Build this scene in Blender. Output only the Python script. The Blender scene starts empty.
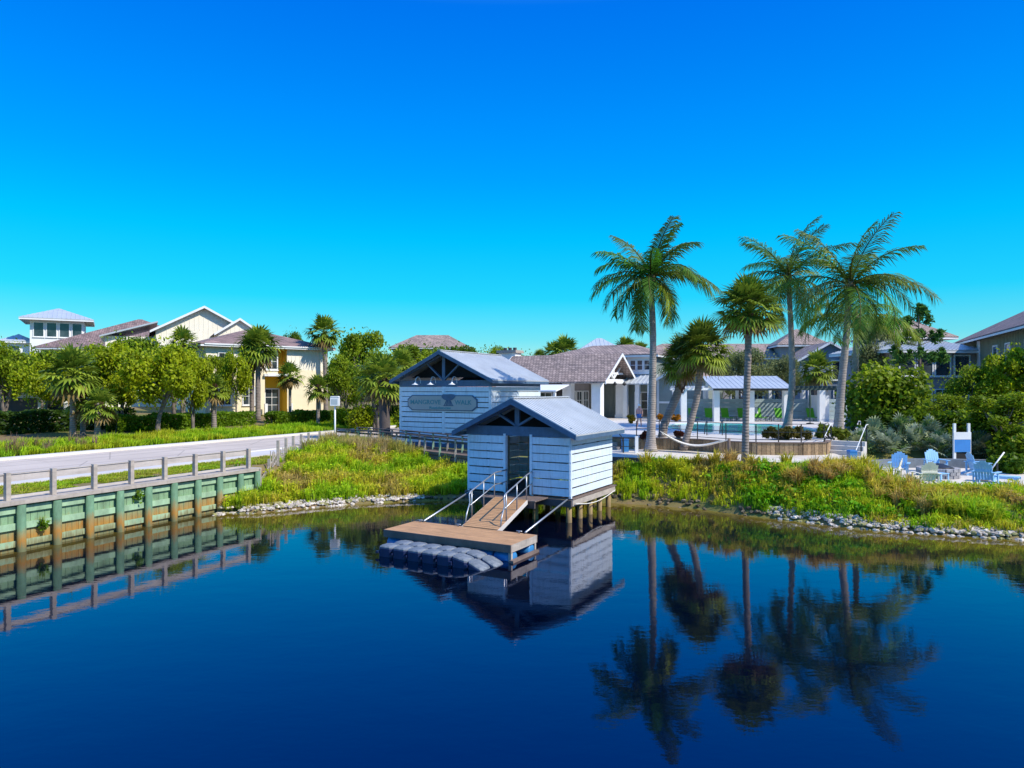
import bpy, bmesh, math, random
import numpy as np
from mathutils import Vector, Matrix, noise as mnoise
R = math.radians
PI = math.pi
random.seed(7)
rng = np.random.default_rng(11)
scene = bpy.context.scene
COL = scene.collection

# ------------------------------------------------------------------ camera constants (metres, X right, Y away, Z up, water at 0)
F, CX, HY, H = 700.0, 512.0, 389.0, 5.5
def ax(px, d): return (px - CX) * d / F
def az(py, d): return H - (py - HY) * d / F

# ------------------------------------------------------------------ object bookkeeping
def tag(o, label=None, cat=None, group=None, kind=None):
    if label: o['label'] = label
    if cat: o['category'] = cat
    if group: o['group'] = group
    if kind: o['kind'] = kind
    return o
def thing(name, label, cat, loc=(0, 0, 0), rz=0.0, group=None):
    o = bpy.data.objects.new(name, None)
    COL.objects.link(o)
    o.location = loc
    o.rotation_euler = (0, 0, rz)
    o.empty_display_size = 0.2
    return tag(o, label, cat, group)
def copy_tree(o, parent=None):
    c = o.copy()
    COL.objects.link(c)
    c.parent = parent
    for ch in list(o.children):
        copy_tree(ch, c)
    return c

# ------------------------------------------------------------------ mesh builder
class MB:
    def __init__(s):
        s.v = []; s.f = []; s.c = []; s.m = []; s.n = 0; s.colored = False
    def add(s, verts, faces, col=None, mi=0):
        verts = np.asarray(verts, dtype=np.float64).reshape(-1, 3)
        s.v.append(verts)
        if isinstance(faces, np.ndarray):
            s.f.append((faces + s.n, mi))
        else:
            by = {}
            for f in faces:
                by.setdefault(len(f), []).append(f)
            for k in by:
                s.f.append((np.array(by[k], dtype=np.int64) + s.n, mi))
        if col is None:
            c = np.ones((len(verts), 3))
        else:
            s.colored = True
            c = np.asarray(col, dtype=np.float64)
            if c.ndim == 1: c = np.repeat(c[None, :], len(verts), 0)
        s.c.append(c)
        s.n += len(verts)
        return s
    def box(s, x0, x1, y0, y1, z0, z1, col=None, mi=0):
        v = [(x0,y0,z0),(x1,y0,z0),(x1,y1,z0),(x0,y1,z0),(x0,y0,z1),(x1,y0,z1),(x1,y1,z1),(x0,y1,z1)]
        f = [(0,3,2,1),(4,5,6,7),(0,1,5,4),(1,2,6,5),(2,3,7,6),(3,0,4,7)]
        return s.add(v, f, col, mi)
    def beam(s, a, b, w, h, up=(0, 0, 1), col=None, mi=0):
        a = Vector(a); b = Vector(b); d = (b - a).normalized()
        upv = Vector(up)
        sd = d.cross(upv)
        if sd.length < 1e-4: sd = d.cross(Vector((1, 0, 0)))
        sd.normalize(); u = sd.cross(d).normalized()
        v = []
        for p in (a, b):
            for i, j in ((-1,-1),(1,-1),(1,1),(-1,1)):
                v.append(p + sd * (i * w / 2) + u * (j * h / 2))
        f = [(0,3,2,1),(4,5,6,7),(0,1,5,4),(1,2,6,5),(2,3,7,6),(3,0,4,7)]
        f = [tuple(reversed(q)) for q in f]
        return s.add([tuple(p) for p in v], f, col, mi)
    def prism(s, poly, axis, a, b, col=None, mi=0):
        """poly: 2D points; axis 'x','y','z' extruded from a to b"""
        n = len(poly); v = []
        for t in (a, b):
            for (p, q) in poly:
                v.append({'x': (t, p, q), 'y': (p, t, q), 'z': (p, q, t)}[axis])
        f = [tuple(range(n)), tuple(range(2*n-1, n-1, -1))]
        for i in range(n):
            j = (i + 1) % n
            f.append((i, i + n, j + n, j))
        return s.add(v, f, col, mi)
    def tube(s, pts, rad, n=8, col=None, mi=0, cap=True):
        pts = [Vector(p) for p in pts]
        if not hasattr(rad, '__len__'): rad = [rad] * len(pts)
        v = []; side = None
        for i, p in enumerate(pts):
            if i == 0: d = pts[1] - pts[0]
            elif i == len(pts) - 1: d = pts[-1] - pts[-2]
            else: d = pts[i+1] - pts[i-1]
            d.normalize()
            if side is None:
                side = d.cross(Vector((0, 0, 1)))
                if side.length < 0.05: side = d.cross(Vector((0, 1, 0)))
            else:
                side = side - d * side.dot(d)
            side.normalize(); u = side.cross(d)
            for k in range(n):
                t = 2 * PI * k / n
                v.append(tuple(p + side * (math.cos(t) * rad[i]) + u * (math.sin(t) * rad[i])))
        f = []
        for i in range(len(pts) - 1):
            for k in range(n):
                a = i*n + k; b = i*n + (k+1) % n
                f.append((a, a + n, b + n, b))
        if cap:
            f.append(tuple(range(n)))
            f.append(tuple(range((len(pts)-1)*n + n - 1, (len(pts)-1)*n - 1, -1)))
        return s.add(v, f, col, mi)
    def lathe(s, prof, n=16, cx=0, cy=0, col=None, mi=0):
        v = []
        for r, z in prof:
            for k in range(n):
                t = 2 * PI * k / n
                v.append((cx + r * math.cos(t), cy + r * math.sin(t), z))
        f = []
        for i in range(len(prof) - 1):
            for k in range(n):
                a = i*n + k; b = i*n + (k+1) % n
                f.append((a, b, b + n, a + n))
        f.append(tuple(range(n - 1, -1, -1)))
        f.append(tuple(range((len(prof)-1)*n, len(prof)*n)))
        return s.add(v, f, col, mi)
    def merge(s, o):
        for a, m in o.f: s.f.append((a + s.n, m))
        s.v += o.v; s.c += o.c; s.n += o.n; s.colored |= o.colored
        return s
    def xform(s, M, start=0):
        """transform every vertex block from block index start on"""
        M = np.array(M)
        for i in range(start, len(s.v)):
            s.v[i] = s.v[i] @ M[:3, :3].T + M[:3, 3]
        return s
    def mesh(s, name, mats, smooth=False):
        me = bpy.data.meshes.new(name)
        V = np.concatenate(s.v) if s.v else np.zeros((0, 3))
        me.vertices.add(len(V))
        me.vertices.foreach_set('co', V.astype(np.float32).ravel())
        loops = np.concatenate([a.ravel() for a, _ in s.f])
        tot = np.concatenate([np.full(len(a), a.shape[1]) for a, _ in s.f])
        mi = np.concatenate([np.full(len(a), m) for a, m in s.f])
        st = np.concatenate([[0], np.cumsum(tot)[:-1]])
        me.loops.add(len(loops))
        me.loops.foreach_set('vertex_index', loops.astype(np.int32))
        me.polygons.add(len(tot))
        me.polygons.foreach_set('loop_start', st.astype(np.int32))
        me.polygons.foreach_set('material_index', mi.astype(np.int32))
        me.polygons.foreach_set('use_smooth', np.full(len(tot), smooth))
        if s.colored:
            a = me.color_attributes.new('Col', 'FLOAT_COLOR', 'POINT')
            C = np.ones((len(V), 4), dtype=np.float32)
            C[:, :3] = np.concatenate(s.c)
            a.data.foreach_set('color', C.ravel())
        for m in (mats if isinstance(mats, (list, tuple)) else [mats]):
            me.materials.append(m)
        me.update(calc_edges=True)
        me.validate()
        return me
    def build(s, name, mats, parent=None, smooth=False, loc=None):
        o = bpy.data.objects.new(name, s.mesh(name, mats, smooth))
        COL.objects.link(o)
        if parent is not None: o.parent = parent
        if loc is not None: o.location = loc
        return o

def fix_normals(o):
    bm = bmesh.new(); bm.from_mesh(o.data)
    bmesh.ops.recalc_face_normals(bm, faces=bm.faces)
    bm.to_mesh(o.data); bm.free()
    return o

# ------------------------------------------------------------------ materials
def new_mat(name):
    m = bpy.data.materials.new(name); m.use_nodes = True
    nt = m.node_tree
    b = nt.nodes['Principled BSDF']
    return m, nt, b
def lnk(nt, a, b): nt.links.new(a, b)
def node(nt, t, **kw):
    n = nt.nodes.new(t)
    for k, v in kw.items(): setattr(n, k, v)
    return n
def ramp(nt, stops):
    r = node(nt, 'ShaderNodeValToRGB')
    e = r.color_ramp.elements
    while len(e) < len(stops): e.new(0.5)
    for i, (p, c) in enumerate(stops):
        e[i].position = p
        e[i].color = (c[0], c[1], c[2], 1) if hasattr(c, '__len__') else (c, c, c, 1)
    return r
def mixc(nt, fac, a, b, mode='MIX'):
    m = node(nt, 'ShaderNodeMix', data_type='RGBA', blend_type=mode)
    for sock, val in ((m.inputs[0], fac), (m.inputs[6], a), (m.inputs[7], b)):
        if hasattr(val, 'is_output') or isinstance(val, bpy.types.NodeSocket): lnk(nt, val, sock)
        elif hasattr(val, '__len__'): sock.default_value = (val[0], val[1], val[2], 1)
        else: sock.default_value = val
    return m.outputs[2]
def mth(nt, op, a, b=0.0, clamp=False):
    m = node(nt, 'ShaderNodeMath', operation=op, use_clamp=clamp)
    for i, val in enumerate((a, b)):
        if isinstance(val, bpy.types.NodeSocket): lnk(nt, val, m.inputs[i])
        else: m.inputs[i].default_value = val
    return m.outputs[0]
def tex(nt, kind='Object', scale=(1, 1, 1)):
    tc = node(nt, 'ShaderNodeTexCoord'); mp = node(nt, 'ShaderNodeMapping')
    lnk(nt, tc.outputs[kind], mp.inputs[0]); mp.inputs[3].default_value = scale
    return mp.outputs[0]
def nz(nt, vec, scale, detail=4, rough=0.6):
    n = node(nt, 'ShaderNodeTexNoise'); lnk(nt, vec, n.inputs['Vector'])
    n.inputs['Scale'].default_value = scale; n.inputs['Detail'].default_value = detail
    n.inputs['Roughness'].default_value = rough
    return n.outputs[0]
def bump(nt, b, height, strength=0.3, dist=0.02):
    bp = node(nt, 'ShaderNodeBump'); bp.inputs['Strength'].default_value = strength
    bp.inputs['Distance'].default_value = dist
    lnk(nt, height, bp.inputs['Height']); lnk(nt, bp.outputs[0], b.inputs['Normal'])
def paint(name, c, var=0.25, rough=0.6, scale=1.5, stretch=(1, 1, 1), dirt=None, dirt_amt=0.35, metal=0.0, bmp=0.15, spec=0.5):
    """a base colour broken up by two sizes of noise and, if wanted, by streaky dirt"""
    m, nt, b = new_mat(name)
    v = tex(nt, 'Object', stretch)
    n1 = nz(nt, v, scale, 5); n2 = nz(nt, v, scale * 9, 3)
    lo = tuple(x * (1 - var) for x in c); hi = tuple(min(1, x * (1 + var * 0.6)) for x in c)
    r = ramp(nt, [(0.3, lo), (0.7, hi)]); lnk(nt, n1, r.inputs[0])
    col = mixc(nt, mth(nt, 'MULTIPLY', n2, 0.35), r.outputs[0], lo)
    if dirt:
        v2 = tex(nt, 'Object', (6, 6, 0.7))
        d = ramp(nt, [(0.48, 0), (0.75, 1)]); lnk(nt, nz(nt, v2, 1.2, 6, 0.7), d.inputs[0])
        col = mixc(nt, mth(nt, 'MULTIPLY', d.outputs[0], dirt_amt), col, dirt)
    lnk(nt, col, b.inputs['Base Color'])
    b.inputs['Roughness'].default_value = rough
    b.inputs['Metallic'].default_value = metal
    b.inputs['Specular IOR Level'].default_value = spec
    if bmp: bump(nt, b, n2, bmp, 0.01)
    return m
def leafmat(name, trans=0.3, rough=0.5, spec=0.2):
    m, nt, b = new_mat(name)
    at = node(nt, 'ShaderNodeAttribute', attribute_name='Col')
    lnk(nt, at.outputs['Color'], b.inputs['Base Color'])
    b.inputs['Roughness'].default_value = rough
    b.inputs['Specular IOR Level'].default_value = spec
    t = node(nt, 'ShaderNodeBsdfTranslucent')
    hs = node(nt, 'ShaderNodeHueSaturation'); hs.inputs['Value'].default_value = 1.3
    lnk(nt, at.outputs['Color'], hs.inputs['Color']); lnk(nt, hs.outputs[0], t.inputs[0])
    mx = node(nt, 'ShaderNodeMixShader'); mx.inputs[0].default_value = trans
    lnk(nt, b.outputs[0], mx.inputs[1]); lnk(nt, t.outputs[0], mx.inputs[2])
    lnk(nt, mx.outputs[0], nt.nodes['Material Output'].inputs[0])
    return m
def shingle(name, c):
    m, nt, b = new_mat(name)
    tc = tex(nt, 'Object'); sp = node(nt, 'ShaderNodeSeparateXYZ'); lnk(nt, tc, sp.inputs[0])
    cb = node(nt, 'ShaderNodeCombineXYZ')           # courses run level: along the eave by x + y, up the slope by height
    lnk(nt, mth(nt, 'ADD', sp.outputs[0], sp.outputs[1]), cb.inputs[0]); lnk(nt, mth(nt, 'MULTIPLY', sp.outputs[2], 1.7), cb.inputs[1])
    v = cb.outputs[0]
    br = node(nt, 'ShaderNodeTexBrick'); lnk(nt, v, br.inputs['Vector'])
    br.inputs['Scale'].default_value = 1.0; br.inputs['Brick Width'].default_value = 0.34
    br.inputs['Row Height'].default_value = 0.3; br.inputs['Mortar Size'].default_value = 0.028
    br.inputs['Color1'].default_value = (*[x * 0.72 for x in c], 1); br.inputs['Color2'].default_value = (*[x * 1.3 for x in c], 1)
    br.inputs['Mortar'].default_value = (*[x * 0.25 for x in c], 1)
    n = nz(nt, v, 0.5, 5)
    r = ramp(nt, [(0.3, (0.7, 0.7, 0.72)), (0.7, (1.2, 1.15, 1.1))]); lnk(nt, n, r.inputs[0])
    lnk(nt, mixc(nt, 1.0, br.outputs[0], r.outputs[0], 'MULTIPLY'), b.inputs['Base Color'])
    b.inputs['Roughness'].default_value = 0.85
    bump(nt, b, br.outputs[1], -0.6, 0.03)
    return m
M = {}
M['leaf'] = leafmat('leaf', .42); M['blade'] = leafmat('grass_blade', 0.35, 0.6)
M['palm'] = leafmat('palm_leaf', 0.22, 0.55, .15)
M['white'] = paint('white_painted_boards', (0.80, 0.80, 0.78), 0.10, 0.55, 1.2, (1, 1, 1), (0.35, 0.36, 0.33), 0.22)
M['hutwall'] = paint('weathered_white_boards', (0.70, 0.80, 0.90), 0.12, 0.55, 1.6, (0.6, 0.6, 3), (0.30, 0.32, 0.32), 0.45)
M['trim'] = paint('white_trim', (0.78, 0.79, 0.79), 0.08, 0.5)
M['blue_timber'] = paint('blue_grey_timber', (0.075, 0.14, 0.235), 0.25, 0.6, 1.5, (2, 2, 2), (0.03, 0.06, 0.1), 0.3)
M['metal_roof'] = paint('grey_metal_roof', (0.50, 0.53, 0.57), 0.18, 0.42, 0.8, (1, 1, 1), (0.25, 0.27, 0.3), 0.4, metal=0.1, bmp=0.05)
M['roof_pan'] = paint('roof_pan_metal', (0.52, 0.545, 0.56), 0.18, 0.5, 0.8, (1, 1, 1), (0.22, 0.24, 0.27), 0.4, metal=0.1, bmp=0.05)
M['roof_rib'] = paint('roof_rib_metal', (0.60, 0.62, 0.63), 0.12, 0.45, 0.8, metal=0.1, bmp=0.0)
M['seat_stone'] = paint('seat_wall_stone', (0.17, 0.20, 0.23), 0.25, 0.85, 2.5)
M['light_roof'] = paint('pale_metal_roof', (0.50, 0.54, 0.57), 0.15, 0.4, 0.7, (1, 1, 1), (0.4, 0.42, 0.44), 0.3, metal=0.2, bmp=0.05)
M['dark'] = paint('interior_shade', (0.012, 0.014, 0.018), 0.3, 0.9)  # near-black colour standing in for shade inside openings
M['wood'] = paint('tan_deck_boards', (0.50, 0.275, 0.125), 0.3, 0.75, 1.2, (1, 5, 1), (0.2, 0.12, 0.07), 0.4)
M['greywood'] = paint('grey_weathered_wood', (0.44, 0.385, 0.33), 0.3, 0.85, 2, (1, 1, 3), (0.16, 0.14, 0.14), 0.4)
M['darkwood'] = paint('dark_brown_wood', (0.10, 0.08, 0.075), 0.35, 0.85, 2)
M['brownwood'] = paint('brown_boardwalk', (0.19, 0.135, 0.11), 0.35, 0.85, 2, (1, 1, 1), (0.08, 0.07, 0.06), 0.4)
M['pilewood'] = paint('treated_pile_wood', (0.36, 0.25, 0.11), 0.4, 0.85, 2.2, (1, 1, 0.5), (0.10, 0.085, 0.05), 0.6, bmp=0.4)
M['tube'] = paint('galvanised_tube', (0.45, 0.47, 0.50), 0.2, 0.4, 3, metal=0.7, bmp=0.0)
M['black_metal'] = paint('black_metal', (0.02, 0.021, 0.023), 0.2, 0.45, 3, bmp=0.0)
M['float_top'] = paint('grey_plastic_float', (0.15, 0.175, 0.20), 0.3, 0.5, 3, (1, 1, 1), (0.6, 0.6, 0.6), 0.3)
M['float_side'] = paint('navy_plastic', (0.015, 0.025, 0.08), 0.35, 0.45, 3)
M['blue_plastic'] = paint('blue_plastic', (0.04, 0.22, 0.50), 0.2, 0.4, 3)
M['cream'] = paint('cream_wall', (0.86, 0.75, 0.52), 0.08, 0.8, 0.4, (1, 1, 1), (0.6, 0.5, 0.32), 0.2)
M['cream_gable'] = paint('pale_cream_batten', (0.86, 0.80, 0.66), 0.08, 0.8, 0.4)
M['ochre'] = paint('ochre_wall', (0.85, 0.52, 0.03), 0.1, 0.8, 0.6)
M['grey_green'] = paint('grey_green_batten', (0.26, 0.31, 0.29), 0.12, 0.75, 0.7)
M['olive_wall'] = paint('olive_batten_wall', (0.25, 0.26, 0.17), 0.12, 0.75, 0.7)
M['dark_batten'] = paint('dark_grey_batten', (0.075, 0.07, 0.07), 0.2, 0.75, 0.7)
M['blue_wall'] = paint('blue_grey_wall', (0.20, 0.26, 0.33), 0.12, 0.75, 0.7)
M['taupe'] = paint('taupe_wall', (0.34, 0.31, 0.30), 0.12, 0.75, 0.7)
M['slat_wall'] = paint('pale_blue_slats', (0.36, 0.45, 0.46), 0.15, 0.7, 1.0)
M['shingle'] = shingle('brown_shingles', (0.30, 0.205, 0.185))
M['shingle2'] = shingle('taupe_shingles', (0.36, 0.275, 0.24))
M['shingle_red'] = shingle('reddish_shingles', (0.40, 0.235, 0.20))
M['sand'] = paint('white_sand', (0.66, 0.60, 0.52), 0.15, 0.95, 0.6, (1, 1, 1), (0.42, 0.36, 0.30), 0.35, bmp=0.5)
M['concrete'] = paint('pale_concrete', (0.58, 0.55, 0.52), 0.12, 0.9, 0.4, (1, 1, 1), (0.4, 0.38, 0.36), 0.25)
M['kerb'] = paint('kerb_concrete', (0.66, 0.63, 0.56), 0.12, 0.9, 0.8)
M['green_fabric'] = paint('green_sling', (0.10, 0.38, 0.01), 0.15, 0.7, 3)
M['chair_shade'] = paint('shade_blue_paint', (0.30, 0.56, 0.82), 0.15, 0.5, 3)  # the blue of shade put into white chair paint
M['chair_cream'] = paint('cream_paint', (0.88, 0.82, 0.68), 0.12, 0.6, 3)
M['panel_blue'] = paint('blue_panel', (0.05, 0.24, 0.62), 0.15, 0.5, 2)
M['sign_face'] = paint('grey_sign_board', (0.40, 0.40, 0.385), 0.08, 0.6, 2)
M['teal'] = paint('teal_lettering', (0.07, 0.27, 0.31), 0.1, 0.5, 2, bmp=0)
M['rope'] = paint('white_rope', (0.74, 0.72, 0.66), 0.15, 0.9, 8)
M['skin'] = paint('skin', (0.60, 0.33, 0.24), 0.1, 0.6, 4, bmp=0)
M['shorts'] = paint('blue_shorts', (0.06, 0.16, 0.42), 0.15, 0.8, 5)
M['shirt'] = paint('coral_shirt', (0.70, 0.34, 0.28), 0.12, 0.8, 5)
M['hat'] = paint('white_cap', (0.8, 0.8, 0.78), 0.08, 0.8, 5)
M['mulch'] = paint('mulch', (0.10, 0.06, 0.04), 0.4, 0.95, 4, bmp=0.6)

def glass():
    m, nt, b = new_mat('window_glass')
    n = nz(nt, tex(nt, 'Object'), 0.8, 2)
    r = ramp(nt, [(0.35, (0.015, 0.022, 0.03)), (0.7, (0.06, 0.08, 0.09))]); lnk(nt, n, r.inputs[0])
    lnk(nt, r.outputs[0], b.inputs['Base Color'])
    b.inputs['Roughness'].default_value = 0.06; b.inputs['Specular IOR Level'].default_value = 0.8
    return m
M['glass'] = glass()
def bark(name, c, ring=9.0):
    m, nt, b = new_mat(name)
    v = tex(nt, 'Object')
    w = node(nt, 'ShaderNodeTexWave', wave_type='BANDS', bands_direction='Z'); lnk(nt, v, w.inputs['Vector'])
    w.inputs['Scale'].default_value = ring; w.inputs['Distortion'].default_value = 2.5; w.inputs['Detail'].default_value = 3
    n = nz(nt, v, 3.0, 6, 0.7)
    r = ramp(nt, [(0.25, tuple(x * 0.5 for x in c)), (0.75, tuple(x * 1.3 for x in c))]); lnk(nt, n, r.inputs[0])
    lnk(nt, mixc(nt, mth(nt, 'MULTIPLY', w.outputs[1], 0.45), r.outputs[0], tuple(x * 0.45 for x in c)), b.inputs['Base Color'])
    b.inputs['Roughness'].default_value = 0.9
    bump(nt, b, mth(nt, 'ADD', n, w.outputs[1]), 0.6, 0.03)
    return m
M['coco_bark'] = bark('coconut_bark', (0.40, 0.345, 0.31), 3.0)
M['sabal_bark'] = bark('sabal_bark', (0.30, 0.25, 0.22), 2.0)
M['bark'] = bark('tree_bark', (0.20, 0.165, 0.14), 0.6)
def seawall_mat(name, green, stain_top, stain_bot):
    """teal stained planking, rust and algae toward the waterline (by height in the world)"""
    m, nt, b = new_mat(name)
    v = tex(nt, 'Object', (1.3, 1.3, 0.6)); n = nz(nt, v, 1.6, 6, 0.7); n2 = nz(nt, tex(nt, 'Object', (7, 7, 0.5)), 1.5, 5, 0.7)
    r = ramp(nt, [(0.3, tuple(x * 0.62 for x in green)), (0.72, tuple(min(1, x * 1.35) for x in green))]); lnk(nt, n, r.inputs[0])
    g = node(nt, 'ShaderNodeNewGeometry'); s = node(nt, 'ShaderNodeSeparateXYZ'); lnk(nt, g.outputs['Position'], s.inputs[0])
    zz = mth(nt, 'ADD', s.outputs[2], mth(nt, 'ADD', mth(nt, 'MULTIPLY', mth(nt, 'SUBTRACT', n2, 0.5), 1.0), mth(nt, 'MULTIPLY', mth(nt, 'SUBTRACT', nz(nt, g.outputs['Position'], .45, 3), 0.5), 1.1)))
    mr = node(nt, 'ShaderNodeMapRange', clamp=True); lnk(nt, zz, mr.inputs[0])
    mr.inputs[1].default_value = stain_top; mr.inputs[2].default_value = stain_bot
    st = ramp(nt, [(0.3, (0.33, 0.105, 0.0)), (0.7, (0.46, 0.20, 0.006))]); lnk(nt, n2, st.inputs[0])
    c = mixc(nt, mth(nt, 'MULTIPLY', mr.outputs[0], 0.85), r.outputs[0], st.outputs[0])
    mr2 = node(nt, 'ShaderNodeMapRange', clamp=True); lnk(nt, zz, mr2.inputs[0])
    mr2.inputs[1].default_value = 0.35; mr2.inputs[2].default_value = 0.05
    c = mixc(nt, mr2.outputs[0], c, (0.16, 0.17, 0.08))
    lnk(nt, c, b.inputs['Base Color']); b.inputs['Roughness'].default_value = 0.8
    bump(nt, b, n2, 0.4, 0.02)
    return m
M['wall_green'] = seawall_mat('teal_seawall_planks', (0.20, 0.335, 0.19), 1.0, 0.35)
M['waler_green'] = seawall_mat('teal_waler', (0.30, 0.46, 0.29), 0.5, -0.3)
M['pile_green'] = seawall_mat('teal_piles', (0.12, 0.24, 0.14), 0.95, 0.35)

def ground_mat():
    m, nt, b = new_mat('ground')
    g = node(nt, 'ShaderNodeNewGeometry')
    n = nz(nt, g.outputs['Position'], 0.25, 6, 0.65); n2 = nz(nt, g.outputs['Position'], 3.0, 5, 0.7)
    r = ramp(nt, [(0.40, (0.26, 0.17, 0.08)), (0.52, (0.20, 0.18, 0.04)), (0.66, (0.18, 0.23, 0.02))]); lnk(nt, n, r.inputs[0])
    c = mixc(nt, mth(nt, 'MULTIPLY', n2, 0.7), r.outputs[0], (0.09, 0.07, 0.025))
    lnk(nt, c, b.inputs['Base Color']); b.inputs['Roughness'].default_value = 0.95
    bump(nt, b, n2, 0.8, 0.06)
    return m
M['ground'] = ground_mat()
def asphalt():
    m, nt, b = new_mat('asphalt')
    g = node(nt, 'ShaderNodeNewGeometry')
    n = nz(nt, g.outputs['Position'], 0.3, 5); n2 = nz(nt, g.outputs['Position'], 14.0, 4, 0.8)
    r = ramp(nt, [(0.3, (0.50, 0.42, 0.35)), (0.7, (0.61, 0.52, 0.44))]); lnk(nt, n, r.inputs[0])
    dp = node(nt, 'ShaderNodeVectorMath', operation='DOT_PRODUCT'); lnk(nt, g.outputs['Position'], dp.inputs[0]); dp.inputs[1].default_value = (-.9064, .4224, 0)   # distance inland of the seawall
    pp = mth(nt, 'ADD', dp.outputs['Value'], -25.21); wv = mth(nt, 'ABSOLUTE', mth(nt, 'SUBTRACT', mth(nt, 'ABSOLUTE', mth(nt, 'SUBTRACT', mth(nt, 'ABSOLUTE', mth(nt, 'SUBTRACT', pp, 10.45)), 2.05)), .8))
    tr = ramp(nt, [(0.0, .80), (.35, 1.0)]); lnk(nt, wv, tr.inputs[0])
    vo = node(nt, 'ShaderNodeTexVoronoi', feature='DISTANCE_TO_EDGE'); lnk(nt, g.outputs['Position'], vo.inputs['Vector']); vo.inputs['Scale'].default_value = .22
    ck = ramp(nt, [(0.0, .55), (.012, 1.0)]); lnk(nt, vo.outputs['Distance'], ck.inputs[0])
    base = mixc(nt, 1.0, mixc(nt, 1.0, r.outputs[0], tr.outputs[0], 'MULTIPLY'), ck.outputs[0], 'MULTIPLY')
    lnk(nt, mixc(nt, mth(nt, 'MULTIPLY', n2, 0.4), base, (0.36, 0.31, 0.27)), b.inputs['Base Color'])
    b.inputs['Roughness'].default_value = 0.95; bump(nt, b, n2, 0.3, 0.01)
    return m
M['asphalt'] = asphalt()
def rockmat():
    m, nt, b = new_mat('shore_rock')
    at = node(nt, 'ShaderNodeAttribute', attribute_name='Col')
    n = nz(nt, tex(nt, 'Object'), 9, 5, 0.7)
    r = ramp(nt, [(0.3, 0.55), (0.7, 1.15)]); lnk(nt, n, r.inputs[0])
    lnk(nt, mixc(nt, 1.0, at.outputs['Color'], r.outputs[0], 'MULTIPLY'), b.inputs['Base Color'])
    b.inputs['Roughness'].default_value = 0.9; bump(nt, b, n, 0.5, 0.03)
    return m
M['rock'] = rockmat()
def watermat():
    m, nt, b = new_mat('lagoon_water')
    at = node(nt, 'ShaderNodeAttribute', attribute_name='Col')
    sh = node(nt, 'ShaderNodeSeparateColor'); lnk(nt, at.outputs['Color'], sh.inputs[0])
    g = node(nt, 'ShaderNodeNewGeometry')
    n = nz(nt, g.outputs['Position'], 0.8, 4)
    shal_refl = ramp(nt, [(0.35, (0.13, 0.085, 0.010)), (0.65, (0.21, 0.16, 0.014))]); lnk(nt, n, shal_refl.inputs[0])  # brown of the shallow mud and of the bank's painted reflection
    c = mixc(nt, sh.outputs[0], (0.0, 0.002, 0.010), shal_refl.outputs[0])
    lnk(nt, c, b.inputs['Base Color'])
    b.inputs['Roughness'].default_value = 0.02; b.inputs['IOR'].default_value = 1.9; b.inputs['Specular Tint'].default_value = (.56, .52, 1, 1)
    mp = node(nt, 'ShaderNodeMapping'); lnk(nt, g.outputs['Position'], mp.inputs[0]); mp.inputs[3].default_value = (0.75, 1.25, 1)
    big = nz(nt, mp.outputs[0], 0.9, 3, 0.5); sml = nz(nt, mp.outputs[0], 5.5, 3, 0.6)
    hgt = mth(nt, 'ADD', mth(nt, 'MULTIPLY', big, 1.0), mth(nt, 'MULTIPLY', sml, 0.22))
    bump(nt, b, hgt, 0.042, 0.1)
    return m
M['water'] = watermat()
def poolmat():
    m, nt, b = new_mat('pool_water')
    g = node(nt, 'ShaderNodeNewGeometry'); n = nz(nt, g.outputs['Position'], 2.0, 4)
    r = ramp(nt, [(0.3, (0.03, 0.42, 0.40)), (0.7, (0.12, 0.62, 0.56))]); lnk(nt, n, r.inputs[0])
    lnk(nt, r.outputs[0], b.inputs['Base Color']); b.inputs['Roughness'].default_value = 0.12
    b.inputs['Specular IOR Level'].default_value = 0.3
    bump(nt, b, n, 0.1, 0.05)
    return m
M['pool'] = poolmat()
# ------------------------------------------------------------------ lie of the land
WX, WY, WS = -17.0, 23.2, 0.466                    # foot of the seawall: X = WX + WS*t, Y = WY + t
WL = math.hypot(1, WS)
E2 = Vector((0.488, 0.873, 0)); E1 = Vector((0.873, -0.488, 0))   # axes of the boat hut, shed and clubhouse
RZ = math.atan2(E1.y, E1.x)
def perp(x, y): return ((WX - x) + WS * (y - WY)) / WL      # metres inland of the seawall line
def wallpt(t, p=0.0):
    """point t metres along the seawall, p metres inland"""
    ux, uy = WS / WL, 1 / WL
    return (WX + ux * t - uy * p, WY + uy * t + ux * p)
shore_px = [(215, 515), (257, 513), (298, 509), (357, 504), (416, 501), (467, 500.5), (540, 501), (613, 503), (650, 505), (701, 509),
            (752, 516), (813, 523), (860, 529), (941, 535), (1024, 540), (1150, 550), (1400, 568), (1900, 590)]
SH = []
for px, py in shore_px:
    d = F * H / (py - HY); SH.append((ax(px, d), d))
SHX = np.array([p[0] for p in SH]); SHY = np.array([p[1] for p in SH])
WEND = 11.37                                        # wall length from the picture's left edge on, metres
def sstep(a, b, x):
    t = np.clip((x - a) / (b - a), 0, 1); return t * t * (3 - 2 * t)
def shore_y(x):
    return np.where(x < SHX[0], WY + (x - WX) / WS + 0.6, np.interp(x, SHX, SHY))
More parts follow.
